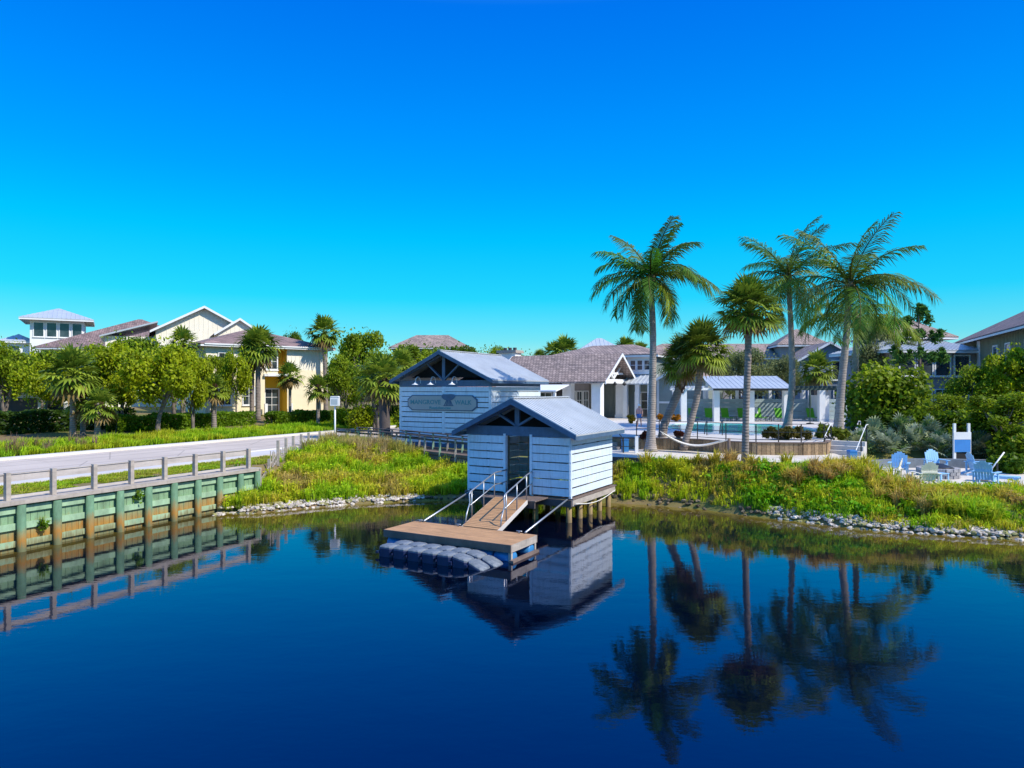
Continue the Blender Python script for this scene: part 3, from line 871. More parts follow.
for xx in (0.9, 2.0, 3.0):
    MB().box(xx - 0.05, xx + 0.05, 2.0, 2.1, 1.0, 3.6).build('rack_post', M['greywood'], hut)
    for zz in (1.5, 2.2, 2.9): MB().box(xx - 0.02, xx + 0.5, 2.1, 2.16, zz, zz + 0.08).build('rack_arm', M['greywood'], hut)
g = MB(); n = 30
for i in range(n):
    y = -1.25 + (hd + 1.45) * i / n; g.box(-0.15 if y > -0.15 else 1.4, hw + 0.15 if y > -0.15 else 4.0, y, y + 0.19, 0.955, 1.0)
g.build('deck', M['brownwood'], hut)
for (x0, x1, y0, y1) in ((-0.1, hw + 0.1, -0.12, -0.04), (-0.1, hw + 0.1, hd + 0.06, hd + 0.14), (1.45, 3.95, -1.2, -1.12)):
    MB().box(x0, x1, y0, y1, 0.68, 0.95).build('deck_beam', M['darkwood'], hut)
for xx in (-0.13, hw + 0.05): MB().box(xx, xx + 0.08, -0.03, hd + 0.05, 0.70, 0.952).build('deck_beam', M['greywood'], hut)
for xx in (0.15, 1.7, 3.3, 4.85):
    for yy in (0.15, 1.25, 2.35, 3.45, 4.55):
        if 1 < xx < 4 and yy not in (0.15, 2.35, 4.55): continue
        MB().tube([(xx, yy, -1.2), (xx, yy, 0.95)], [0.13, 0.12], 10).build('pile', M['pilewood'], hut, True)
g = MB()
for q in (1, ):                                                # mooring rope slung under the right-hand eave of the deck
    pts = [(hw + 0.2, 0.1 + 4.5 * i / 10, 0.80 - 0.22 * math.sin(PI * i / 10)) for i in range(11)]
    g.tube(pts, 0.02, 5)
g.build('rope', M['rope'], hut, True)

# gangway down to the float dock
gw = thing('gangway', 'tan gangway with tube handrails sloping from the hut to the floating dock', 'gangway', FL, RZ)
Ua, Ub = Vector((2.14, -1.26, 1.04)), Vector((3.64, -1.26, 1.04)); La, Lb = Vector((3.02, -5.05, 0.58)), Vector((4.50, -5.05, 0.58))
g = MB(); n = 22
for i in range(n):
    f0, f1 = i / n + 0.003, (i + 1) / n - 0.003
    v = [Ua.lerp(La, f0), Ub.lerp(Lb, f0), Ub.lerp(Lb, f1), Ua.lerp(La, f1)]
    dn = Vector((0, 0, .04))
    g.add([tuple(p) for p in v] + [tuple(p - dn) for p in v], [(0, 3, 2, 1), (4, 5, 6, 7), (0, 1, 5, 4), (1, 2, 6, 5), (2, 3, 7, 6), (3, 0, 4, 7)])
fix_normals(g.build('ramp_boards', M['wood'], gw))
for a, b in ((Ua, La), (Ub, Lb)):
    MB().beam(a - Vector((0, 0, .10)), b - Vector((0, 0, .10)), 0.06, 0.16).build('stringer', M['concrete'], gw)
for (a, b, s) in ((Ua, La, 1), (Ub, Lb, -1)):
    g = MB(); up = Vector((0, 0, 1.0)); a2 = a + Vector((-0.1 if s > 0 else -0.36, 1.15, 0.0)); q = a.lerp(b, 0.78)
    top = [a2 + up, a + up, a.lerp(b, .3) + up, q + up, q + up * .93 + (b - a).normalized() * .12, q + up * 0.6 + (b - a).normalized() * .06, a.lerp(b, .88) + Vector((0, 0, .3)), a.lerp(b, .92)]
    g.tube(top, 0.028, 8); g.tube([a2 + up * .5, a + up * .5, q + up * .5], 0.022, 8)
    for f in (0.02, 0.38, 0.74): g.tube([a.lerp(b, f), a.lerp(b, f) + up], 0.025, 8)
    g.tube([a2, a2 + up], 0.025, 8)
    g.build('handrail', M['tube'], gw, True)

# floating dock
fd = thing('floating_dock', 'flat tan floating dock at the foot of the gangway', 'dock', FL, RZ)
dx0, dx1, dy0, dy1 = 0.90, 6.04, -6.87, -5.02
g = MB(); n = 34
for i in range(n):
    w = (dx1 - dx0) / n; g.box(dx0 + w * i + .003, dx0 + w * (i + 1) - .003, dy0 + .04, dy1 - .04, 0.505, 0.55)
g.build('deck_boards', M['wood'], fd)
for y in (dy0, dy1 - 0.04): MB().box(dx0, dx1, y, y + 0.04, 0.30, 0.548).build('edge_board', M['brownwood'], fd)
for x in (dx0, dx1 - 0.04): MB().box(x, x + 0.04, dy0 + .041, dy1 - .041, 0.30, 0.548).build('edge_board', M['greywood'], fd)
for i in range(7):
    x = dx0 + 0.38 + i * 0.73
    for y in (dy0 + 0.32, dy1 - 0.32):
        g = MB(); g.tube([(x - 0.33, y, 0.06), (x - 0.30, y, 0.06), (x + 0.30, y, 0.06), (x + 0.33, y, 0.06)], [0.2, 0.235, 0.235, 0.2], 12); g.build('drum', M['blue_plastic'], fd, True)
for x in (dx1 - 0.12, dx1 - 1.6):
    for y in (dy0 + 0.06, dy1 - 0.16): MB().box(x, x + 0.1, y, y + .1, -0.15, 0.30).build('dock_leg', M['greywood'], fd)
MB().box(dx1 - 0.02, dx1 + 0.12, dy0 - 0.05, dy1 - 0.1, -0.02, 0.075).build('lower_beam', M['brownwood'], fd)
for x in (1.2, 2.9, 5.4):
    g = MB(); g.tube([(x, dy1 - 0.12, 0.55), (x, dy1 - 0.12, 0.62)], 0.025, 6); g.tube([(x - 0.11, dy1 - 0.12, 0.63), (x + 0.11, dy1 - 0.12, 0.63)], 0.02, 6)
    g.build('cleat', M['tube'], fd, True)
for lab, a, b in (('left pale mooring arm reaching from the hut deck to the floating dock', (0.2, -0.14, 0.98), (1.35, -5.1, 0.60)), ('right pale mooring arm reaching from the hut corner to the floating dock', (4.9, -0.14, 0.98), (5.62, -5.1, 0.60))):
    o = MB().tube([a, b], 0.035, 8).build('mooring_arm', M['tube'], None, True); o.location = FL; o.rotation_euler = (0, 0, RZ)
    tag(o, lab, 'mooring arm', 'mooring arms of the floating dock')
# drive-on float of plastic cubes
jf = thing('drive_on_float', 'modular float of navy cubes with grey tops beside the dock', 'float', FL, RZ)
def float_cube(sl):
    """cube with chamfered corners; its grey top is a lid set on the navy body"""
    def oct_(x, y, r, c): return [(x - r + c, y - r), (x + r - c, y - r), (x + r, y - r + c), (x + r, y + r - c), (x + r - c, y + r), (x - r + c, y + r), (x - r, y + r - c), (x - r, y - r + c)]
    body = MB(); lid = MB(); r = 0.285
    def loft(m, rows):
        v = []; f = []
        for (rr, cc, z) in rows: v += [(p[0], p[1], z + (p[0]) * sl) for p in oct_(0, 0, rr, cc)]
        for i in range(len(rows) - 1):
            for k in range(8): f.append((8*i + k, 8*i + (k+1) % 8, 8*i + 8 + (k+1) % 8, 8*i + 8 + k))
        f.append(tuple(range(7, -1, -1))); f.append(tuple(range(8 * (len(rows) - 1), 8 * len(rows)))); m.add(v, f)
    loft(body, [(r - .03, .08, -0.14), (r, .08, -0.08), (r, .08, 0.26), (r - .012, .08, 0.275)])
    loft(lid, [(r - .01, .08, 0.276), (r - .012, .08, 0.31), (r - .05, .10, 0.345), (r - .16, .08, 0.352)])
    for sx in (-1, 1):
        for sy in (-1, 1): body.box(sx * r - .05, sx * r + .05, sy * r - .05, sy * r + .05, 0.10, 0.17)
    return body, lid
for j in range(2):
    for i in range(7):
        sl = 0 if i < 5 + j * 0 else -0.20 * (i - 4)
        if i == 6: sl = -0.42
        b, l = float_cube(sl)
        zz = [0, 0, 0, 0, 0, -0.04, -0.20][i]
        bo = b.build('float_cube', M['float_side'], jf); bo.location = (2.05 + 0.58 * i + 0.12 * j, -7.93 + 0.60 * j, zz)
        lo = l.build('cube_top', M['float_top'], bo)

# ------------------------------------------------------------------ signed shed
SL = Vector((-1.38 - 6.2, 44 + 6.2 * 0.5586, 0)); swd, sdp = 7.1, 7.0
sh = thing('signed_shed', 'white slatted shed with blue gable, grey metal roof and a long name sign', 'shed', SL, RZ)
gabled_shed(sh, swd, sdp, 1.9, 5.66, 0.5, 6.02, 7.95, 30)
for a, b in (((0.02, 0), (swd / 2 - .11, 0)), ((swd / 2 + .11, 0), (swd - .02, 0))):
    g = MB(); slats(g, a, b, 1.95, 5.66, 0.345, 0.055); g.build('front_slats', M['hutwall'], sh)
for xx in (0.02, swd / 2, swd - 0.02): MB().box(xx - 0.1, xx + 0.1, 0.022 if xx != swd / 2 else -0.02, 0.14, 1.7, 5.655).build('front_post', M['hutwall'], sh)
for xx in (0, swd):
    g = MB(); slats(g, (xx, 0.02), (xx, sdp - .02), 1.95, 5.66, 0.345, 0.035); g.build('side_slats', M['hutwall'], sh)
g = MB(); slats(g, (0.02, sdp), (swd - .02, sdp), 1.95, 5.66, 0.345, 0.035); g.build('rear_slats', M['hutwall'], sh)
MB().box(0.12, swd - 0.12, 0.16, sdp - 0.1, 1.6, 5.5).build('inner_shade_box', M['dark'], sh)  # near-black box standing in for the shade seen between the slats
MB().box(-0.1, swd + 0.1, -0.05, 0.15, 1.2, 1.94).build('plinth', M['blue_timber'], sh)
MB().box(swd + 0.02, swd + 0.10, 0.3, sdp - 0.3, 5.86, 5.96).build('gutter', M['trim'], sh)
# hanging sign
sg = thing('name_sign', 'long grey sign with clipped ends and a dark tree emblem on the shed front', 'sign', SL, RZ)
sx0, sx1, sz0, sz1 = 0.70, 6.20, 4.08, 5.10
def sign_poly(m):
    x0, x1, z0, z1 = sx0 + m, sx1 - m, sz0 + m, sz1 - m; c = 0.36; zm0 = z0 + 0.26; zm1 = z1 - 0.26
    return [(x0, zm0), (x0 + c, z0), (x1 - c, z0), (x1, zm0), (x1, zm1), (x1 - c, z1), (x0 + c, z1), (x0, zm1)]
fix_normals(MB().prism(sign_poly(0), 'y', -0.085, -0.022).build('border', M['blue_timber'], sg))
fix_normals(MB().prism(sign_poly(0.06), 'y', -0.10, -0.084).build('face', M['sign_face'], sg))
def text_mesh(name, body, size, x, z, y, mat, parent, align='CENTER', width=None):
    cu = bpy.data.curves.new(name, 'FONT'); cu.body = body; cu.size = size; cu.align_x = align; cu.extrude = 0.006; cu.resolution_u = 2
    cu.offset = 0.006
    to = bpy.data.objects.new(name, cu); COL.objects.link(to)
    bpy.context.view_layer.update()
    me = bpy.data.meshes.new_from_object(to.evaluated_get(bpy.context.evaluated_depsgraph_get()))
    COL.objects.unlink(to); bpy.data.objects.remove(to); bpy.data.curves.remove(cu)
    o = bpy.data.objects.new(name, me); COL.objects.link(o); o.data.materials.clear(); o.data.materials.append(mat)
    if width:
        xs = [v.co.x for v in me.vertices]; k = width / (max(xs) - min(xs)); mid = (max(xs) + min(xs)) / 2
        for v in me.vertices: v.co.x = (v.co.x - mid) * k
    o.parent = parent; o.location = (x, y, z); o.rotation_euler = (PI / 2, 0, 0)
    return o
text_mesh('lettering', 'MANGROVE', 0.42, 2.18, 4.50, -0.108, M['teal'], sg, width=2.45)
text_mesh('lettering', 'WALK', 0.42, 5.15, 4.50, -0.108, M['teal'], sg, width=1.30)
text_mesh('lettering', 'Residences', 0.22, 3.35, 4.20, -0.108, M['teal'], sg, width=1.70)
g = MB()                                                        # the tree emblem: spreading crown on stilt roots
crown = [(-0.52, 0.30), (-0.50, 0.22), (-0.30, 0.08), (0.0, 0.03), (0.30, 0.07), (0.48, 0.20), (0.55, 0.30), (0.48, 0.42), (0.2, 0.45), (-0.1, 0.43), (-0.42, 0.44)]
g.prism([(4.0 + p[0], 4.72 + p[1]) for p in crown], 'y', -0.125, -0.103)
for a, b in ((-0.03, -0.02), (0.05, 0.10), (-0.14, -0.30), (0.17, 0.34), (-0.08, -0.15), (0.12, 0.22)):
    g.beam((4.0 + a, -0.112, 4.76), (4.0 + b, -0.112, 4.42), 0.05, 0.02, (0, 1, 0))
g.box(3.62, 4.42, -0.120, -0.104, 4.40, 4.44)
fix_normals(g.build('tree_emblem', M['blue_timber'], sg))
# gooseneck lamps over the sign
for i, (x, lab) in enumerate(((1.72, 'leftmost gooseneck barn lamp above the shed sign, in full shade'), (2.95, 'middle gooseneck barn lamp above the shed sign'), (4.62, 'rightmost gooseneck barn lamp above the shed sign'))):
    lp = thing('gooseneck_lamp', lab, 'lamp', SL + E1 * x + E2 * (-0.02) + Vector((0, 0, 5.86)), RZ, 'gooseneck lamps over the shed sign')
    g = MB(); pts = [(0, 0, 0)] + [(0, -0.28 - 0.28 * math.cos(PI * (1 - j / 8.0)) * -1 * -1, 0.10 + 0.34 * math.sin(PI * j / 8.0)) for j in range(9)]
    g.tube(pts, 0.022, 6); g.build('arm', M['trim'], lp, True)
    g = MB(); g.lathe([(0.03, 0.10), (0.07, 0.06), (0.10, 0.0), (0.25, -0.06), (0.26, -0.08), (0.05, -0.07)], 14, 0, -0.56); g.build('shade', M['trim'], lp, True)

# white post with a box beside the picket fence
x, y = ax(335, 46), 46.0
pb = thing('post_box', 'white metal post carrying a small white box at the grassy bank', 'post', (x, y, gz(x, y)))
MB().tube([(0, 0, -0.2), (0, 0, 2.75)], 0.055, 8).build('post', M['trim'], pb, True)
g = MB(); g.box(-0.28, 0.28, -0.18, 0.18, 2.70, 3.26); g.prism([(-0.3, 3.262), (0.3, 3.262), (0.22, 3.33), (-0.22, 3.33)], 'y', -0.2, 0.2); g.build('box', M['trim'], pb)
MB().box(-0.2, 0.2, -0.19, -0.181, 2.80, 3.14).build('cover', M['light_roof'], pb)
# ------------------------------------------------------------------ beach terrace, pool deck, patio
def slab(name, mat, poly, z0, z1, kind='structure'):
    g = MB(); g.prism(poly, 'z', z0, z1); o = fix_normals(g.build(name, mat)); return tag(o, kind=kind)
front = [(4.8, 37.3), (8.0, 35.9), (11.6, 34.6), (15.2, 33.9), (17.3, 34.3), (17.6, 36.0)]
rw = [(6.2, 43.2), (7.6, 42.6), (8.9, 42.2), (11.0, 41.4), (12.2, 39.8), (13.6, 38.9), (16.0, 38.6), (17.4, 38.9), (18.3, 40.4)]
slab('sand_terrace', M['sand'], front + [(18.6, 41.5), (15, 41), (13, 42), (9, 43.5), (5.0, 44.0)], 0.7, 1.85)
g = MB()
for a, b in zip(front[:-1], front[1:]): g.beam((*a, 1.70), (*b, 1.70), 0.10, 0.42)
tag(g.build('terrace_edging', M['darkwood']), 'low grey timber edging along the front of the white sand terrace', 'edging')
slab('pool_deck', M['concrete'], rw + [(21, 45), (27, 48), (38, 60), (38, 84), (-8, 88), (0, 62), (4.6, 46), (5.0, 43.9)], 1.5, 2.50)
wl = thing('retaining_wall', 'low curved retaining wall of upright tan timbers in front of the pool', 'retaining wall', (*rw[0], 1.8))
o = Vector((*rw[0], 1.8)); tb = MB()
for a, b in zip(rw[:-1], rw[1:]):
    A = Vector((*a, 1.8)) - o; B = Vector((*b, 1.8)) - o; L = (B - A).length; d = (B - A).normalized(); n = int(L / 0.22); s = Vector((d.y, -d.x, 0)) * 0.06
    for i in range(n):
        q = A.lerp(B, (i + .5) / n) + s; k = random.uniform(0.6, 1.35)
        tb.beam(q - Vector((0, 0, .3)), q + Vector((0, 0, .70 + random.uniform(0, .02))), L / n - .02, 0.09, (d.y, -d.x, 0), col=(0.37 * k, 0.245 * k, 0.135 * k))
tb.build('timbers', M['rock'], wl)
for a, b in zip(rw[:-1], rw[1:]):
    MB().beam(Vector((*a, 2.53)) - o, Vector((*b, 2.53)) - o, 0.30, 0.05).build('coping', M['brownwood'], wl)
fc = thing('pool_fence', 'thin black metal railing along the top of the timber retaining wall', 'railing', (*rw[1], 2.5)); o = Vector((*rw[1], 2.5))
for a, b in zip(rw[1:-1], rw[2:]):
    A = Vector((*a, 2.55)) - o; B = Vector((*b, 2.55)) - o; A.y += .12; B.y += .12; n = max(1, round((B - A).length / 1.5))
    for i in range(n):
        q = A.lerp(B, i / n); MB().box(q.x - .025, q.x + .025, q.y - .025, q.y + .025, q.z, q.z + 1.0).build('post', M['black_metal'], fc)
    for h in (1.0, 0.55, 0.12): MB().beam(A + Vector((0, 0, h)), B + Vector((0, 0, h)), 0.03, 0.03).build('rail', M['black_metal'], fc)
# swimming pool
pc = [(11.9, 52), (12.3, 49), (13.8, 46.8), (16, 46.0), (18.5, 46.4), (20.6, 48), (22, 51), (22.4, 55), (21, 59), (18, 60.6), (14.5, 60), (12.4, 56.5)]
def smooth_loop(p, k=8):
    out = []; n = len(p)
    for i in range(n):
        p0, p1, p2, p3 = (Vector(p[(i + j - 1) % n]) for j in range(4))
        for q in range(k):
            f = q / k; v = 0.5 * ((2*p1) + (p2-p0)*f + (2*p0-5*p1+4*p2-p3)*f*f + (3*p1-p0-3*p2+p3)*f**3); out.append((v.x, v.y))
    return out
lp_ = smooth_loop(pc); cx_ = sum(p[0] for p in lp_) / len(lp_); cy_ = sum(p[1] for p in lp_) / len(lp_)
g = MB(); g.add([(p[0], p[1], 2.512) for p in lp_], [tuple(range(len(lp_)))]); o = fix_normals(g.build('pool_water', M['pool'])); tag(o, kind='structure')
g = MB(); n = len(lp_); v = []
for p in lp_:
    dx, dy = p[0] - cx_, p[1] - cy_; L = math.hypot(dx, dy); e = (p[0] + dx / L * 0.45, p[1] + dy / L * 0.45)
    v += [(p[0], p[1], 2.50), (p[0], p[1], 2.56), (e[0], e[1], 2.56), (e[0], e[1], 2.50)]
f = []
for i in range(n):
    j = (i + 1) % n
    for k in range(3): f.append((4*i + k, 4*i + k + 1, 4*j + k + 1, 4*j + k))
g.add(v, f); tag(fix_normals(g.build('pool_coping', M['trim'])), kind='structure')
pr = thing('pool_handrail', 'small dark metal grab rail at the near edge of the pool', 'railing', (ax(719, 44.6), 45.4, 2.5))
for dx in (-0.55, 0.45):
    MB().tube([(dx, 0, 0), (dx, 0, 0.78), (dx + .05, 0, 0.86), (dx + .1, .5, 0.86), (dx + .12, .9, .5), (dx + .12, 1.0, 0.0)], 0.03, 6).build('rail', M['black_metal'], pr, True)
# steps at both ends of the terrace
st = thing('timber_steps', 'grey timber steps from the terrace up to the pool deck beside the boat hut', 'steps', (5.6, 42.2, 1.7), R(8))
for i in range(5): MB().box(-1.5, 0.9, i * 0.5 - 1.6, i * 0.5 - 1.08, -0.5, -0.42 + i * 0.24 + .0).build('step', M['greywood'], st)
for dx in (-0.3, 0.55):
    MB().tube([(dx, -1.9, -.2), (dx, -1.9, .75), (dx, -1.7, .98), (dx, 0.5, 1.72), (dx, 0.7, 1.6), (dx, .7, .75)], 0.035, 6).build('handrail', M['black_metal'], st, True)
wp = thing('rail_end', 'short white gate post with black rails beside the leftmost tall coconut palm', 'railing', (ax(636.5, 40.0), 40.0, 1.85))
MB().box(-.09, .09, -.09, .09, -.2, 0.95).build('post', M['trim'], wp)
for h in (.35, .8): MB().box(-1.2, -.092, -.02, .02, h, h + .04).build('rail', M['black_metal'], wp)
MB().box(-.78, -.72, -.03, .03, -.2, 0.9).build('post', M['black_metal'], wp)
def bin_(name, label, x, y, z):
    t = thing(name, label, 'bin', (x, y, z))
    g = MB(); g.box(-.19, .19, -.19, .19, 0, .70); g.build('body', M['blue_plastic'], t)
    g = MB(); g.prism([(-.21, .702), (.21, .702), (.17, .78), (-.17, .78)], 'y', -.21, .21); fix_normals(g.build('lid', M['panel_blue'], t))
bin_('trash_bin', 'blue bin at the foot of the timber steps near the boat hut', ax(625, 40.8), 40.8, 1.85)
bin_('trash_bin', 'teal blue bin by the handrailed steps near the palmetto bushes', ax(852, 37.5), 37.5, 1.45)
s2 = thing('patio_steps', 'pale steps with white handrails leading from the pool terrace down to the fire pit patio', 'steps', (18.6, 39.6, 1.1), R(-38))
for i in range(6): MB().box(-0.9, 1.1, -1.5 + i * 0.45, -1.05 + i * .45, -0.1, 0.2 + i * 0.24 - .0).build('step', M['concrete'], s2)
for dx in (-0.85, 1.05):
    MB().tube([(dx, -2.2, 0.5), (dx, -1.3, 1.05), (dx, 1.3, 2.35), (dx, 1.8, 2.35)], 0.024, 6).build('handrail', M['trim'], s2, True)
    for y in (-1.6, 0.0, 1.4): MB().box(dx - .03, dx + .03, y - .03, y + .03, -.2, 1.2 + (y + 1.3) * .46 - .2).build('post', M['black_metal'], s2)
slab('patio', M['sand'], [(17.0, 33.2), (19, 31.4), (22, 30.6), (25, 30.9), (28.5, 33), (29, 38), (28, 41), (22, 41.4), (18.6, 39.2)], 0.6, 1.15)

# ------------------------------------------------------------------ fire pit corner
g = MB(); sw2 = thing('seat_wall', 'low blue grey curved seat wall behind the fire pit chairs', 'seat wall', (23, 35, 1.15))
v = []; N = 22
for i in range(N + 1):
    a = R(28 + 118 * i / N)
    for r in (4.6, 5.05):
        for z in (0, 0.48): v.append((r * math.cos(a) * 1.12, r * math.sin(a) * 0.8, z))
f = []
for i in range(N):
    a = 4 * i; b = a + 4; f += [(a, a+1, b+1, b), (a+1, a+3, b+3, b+1), (a+3, a+2, b+2, b+3)]
f += [(0, 2, 3, 1), (4*N, 4*N+1, 4*N+3, 4*N+2)]
g.add(v, f); fix_normals(g.build('wall', M['seat_stone'], sw2))
fp = thing('fire_pit', 'round stone fire pit with a black bowl amid the ring of garden chairs', 'fire pit', (ax(938, 34.6), 34.6, 1.15))
g = MB()
for row in range(3):
    for i in range(16):
        a = 2 * PI * (i + 0.5 * (row % 2)) / 16; k = random.uniform(.75, 1.1)
        c = Vector((0.82 * math.cos(a), 0.82 * math.sin(a), 0)); tdir = Vector((-math.sin(a), math.cos(a), 0))
        g.beam(c - tdir * .155 + Vector((0, 0, .08 + .16 * row)), c + tdir * .155 + Vector((0, 0, .08 + .16 * row)), 0.24, 0.15, col=(.42 * k, .41 * k, .42 * k))
g.build('ring', M['rock'], fp)
g = MB(); g.lathe([(0.55, .1), (0.62, .46), (0.66, .50), (0.6, .52), (0.4, .60), (0.25, .66), (0.06, .68)], 18); g.build('bowl', M['black_metal'], fp, True)
def adirondack(name, label, x, y, z, face, mat, grp):
    """fan-backed garden chair; local -y is where the sitter looks"""
    t = thing(name, label, 'garden chair', (x, y, z), face, grp)
    g = MB()
    for i in range(6):
        xx = -0.26 + 0.105 * i; top = 1.06 - 0.05 * abs(i - 2.5) ** 1.25
        w = 0.047
        def bk(zz): return 0.18 + (zz - 0.25) * 0.27
        g.add([(xx - w * .8, bk(.25), .25), (xx + w * .8, bk(.25), .25), (xx + w * (1.15), bk(top), top), (xx - w * 1.15, bk(top), top),
               (xx - w * .8, bk(.25) + .025, .25), (xx + w * .8, bk(.25) + .025, .25), (xx + w * 1.15, bk(top) + .025, top), (xx - w * 1.15, bk(top) + .025, top)],
              [(0, 1, 2, 3), (7, 6, 5, 4), (0, 4, 5, 1), (1, 5, 6, 2), (2, 6, 7, 3), (3, 7, 4, 0)])
    g.box(-.30, .30, bk(.62) + .026, bk(.62) + .06, .58, .66)
    fix_normals(g.build('backrest', mat, t))
    g = MB()
    for i in range(5):
        y0 = -0.32 + i * .11; g.beam((-.28, y0, .40 - (i) * .03), (.28, y0, .40 - (i) * .03), 0.10, 0.025)
    g.build('seat', mat, t)
    for s in (-1, 1):
        g = MB(); g.box(s * .37 - .07, s * .37 + .07, -.38, .40, .56, .585); g.build('arm', mat, t)
        MB().box(s * .33 - .02, s * .33 + .02, -.34, -.24, 0, .558).build('leg', mat, t)
        g = MB(); g.beam((s * .29, -.34, .36), (s * .29, .62, .02), .025, .11); g.build('leg', mat, t)
        MB().box(s * .345 - .018, s * .345 + .018, .28, .36, .12, .558).build('leg', mat, t)
    return t
chs = [(899, 475.5, 'chair_shade', -0.55, 'shade blue garden chair left of the fire pit, its back to the bushes'),
       (936, 472, 'chair_shade', 0.05, 'shade blue garden chair directly behind the fire pit, facing the lagoon'),
       (978, 475, 'chair_shade', 1.45, 'shade blue garden chair right of the fire pit, seen from the side'),
       (986, 486, 'chair_shade', 2.25, 'shade blue garden chair nearest the right edge of the patio, turned to the fire pit'),
       (925, 487, 'chair_cream', 3.1, 'cream garden chair in front of the fire pit with its back to the lagoon'),
       (891, 483, 'chair_cream', -2.2, 'cream garden chair at the left end of the patio, seen from behind')]
for px, py, m, fr, lab in chs:
    d = F * (H - 1.15) / (py - HY); fr2 = math.atan2(ax(938, 34.6) - ax(px, d), -(34.6 - d)) if False else fr
    adirondack('garden_chair', lab, ax(px, d), d, 1.15, fr2, M[m], 'garden chairs round the fire pit').scale = (1.12, 1.12, 1.12)
fs = thing('footstool', 'small shade blue slatted footstool between the front garden chairs', 'footstool', (ax(941, 33), 33.0, 1.15), 0.4)
g = MB()
for i in range(4): g.box(-.3, .3, -.22 + .115 * i, -.115 + .115 * i, .36, .385)
g.build('top', M['chair_shade'], fs)
for sx in (-1, 1):
    for sy in (-1, 1): MB().box(sx * .26 - .025, sx * .26 + .025, sy * .17 - .025, sy * .17 + .025, 0, .358).build('leg', M['chair_shade'], fs)
lr = thing('low_lounger', 'flat shade blue slatted lounger lying at the right end of the patio', 'lounger', (ax(999, 32.6), 32.6, 1.15), -0.75)
g = MB()
for i in range(12): g.box(-1.0 + .15 * i, -.87 + .15 * i, -.32, .32, .30, .325)
g.build('slats', M['chair_shade'], lr)
for sy in (-.3, .3): MB().box(-1.0, .8, sy - .02, sy + .02, .20, .298).build('rail', M['chair_shade'], lr)
for sx in (-.85, .65):
    for sy in (-.3, .3): MB().box(sx - .03, sx + .03, sy - .03, sy + .03, 0, .2).build('leg', M['chair_shade'], lr)
hr = thing('leaning_rail', 'white slanting handrail with a short dark post beside the low lounger', 'railing', (ax(998, 35.2), 35.2, 1.15))
MB().tube([(-.5, 0, 0.1), (0.45, 0.2, 1.15)], .035, 6).build('rail', M['trim'], hr, True)
MB().box(-.03, .03, .02, .08, 0, .62).build('post', M['black_metal'], hr)
bs = thing('notice_stand', 'tall white stand with a blue panel at the edge of the bushes', 'notice stand', (ax(961.5, 40.3), 40.3, 1.1), R(4))
for sx in (-.43, .43):
    MB().box(sx - .07, sx + .07, -.05, .05, -.1, 2.42).build('post', M['trim'], bs)
MB().box(-.52, .52, -.09, -.051, 1.50, 1.92).build('top_board', M['trim'], bs)
MB().box(-.49, .49, -.08, -.052, .78, 1.495).build('blue_panel', M['panel_blue'], bs)
MB().box(-.52, -.492, -.085, -.052, .70, 1.498).build('frame', M['trim'], bs); MB().box(.492, .52, -.085, -.052, .70, 1.498).build('frame', M['trim'], bs)
MB().box(-.36, .36, -.03, .03, .0, .70).build('lower_shade_panel', M['dark'], bs)  # dark sheet painted for the shaded opening below the blue panel
# hammock slung between the leaning palm and a stump post
hm = thing('hammock', 'white rope hammock slung in front of the pool between leaning palm trunks', 'hammock', (0, 0, 0))
A = Vector((ax(660, 41.5), 41.5, az(431, 41.5))); B = Vector((ax(729, 38.6), 38.6, az(440, 38.6)))
g = MB(); N = 14; v = []
for i in range(N + 1):
    u = i / N; c = A.lerp(B, 0.06 + 0.80 * u); c.z -= 0.55 * math.sin(PI * (0.06 + .86 * u)); w = 0.42 * math.sin(PI * (0.12 + .76 * u)) + 0.08
    for k in range(5): v.append((c.x + (k - 2) * w * 0.12, c.y + (k - 2) * w * .5, c.z - 0.10 * (1 - ((k - 2) / 2) ** 2)))
f = [(5*i + k, 5*i + k + 1, 5*i + 6 + k, 5*i + 5 + k) for i in range(N) for k in range(4)]
g.add(v, f); g.build('bed', M['rope'], hm, True)
for (p, i) in ((A, 0), (B, N)):
    g = MB()
    for k in range(5): g.tube([p, v[5 * i + k]], 0.012, 4)
    g.build('cords', M['rope'], hm)
hp = thing('hammock_post', 'short brown timber post holding the right end of the hammock', 'post', (B.x, B.y, 1.85)); MB().tube([(0, 0, -.2), (0, 0, B.z - 1.75)], [.09, .08], 8).build('post', M['brownwood'], hp, True)

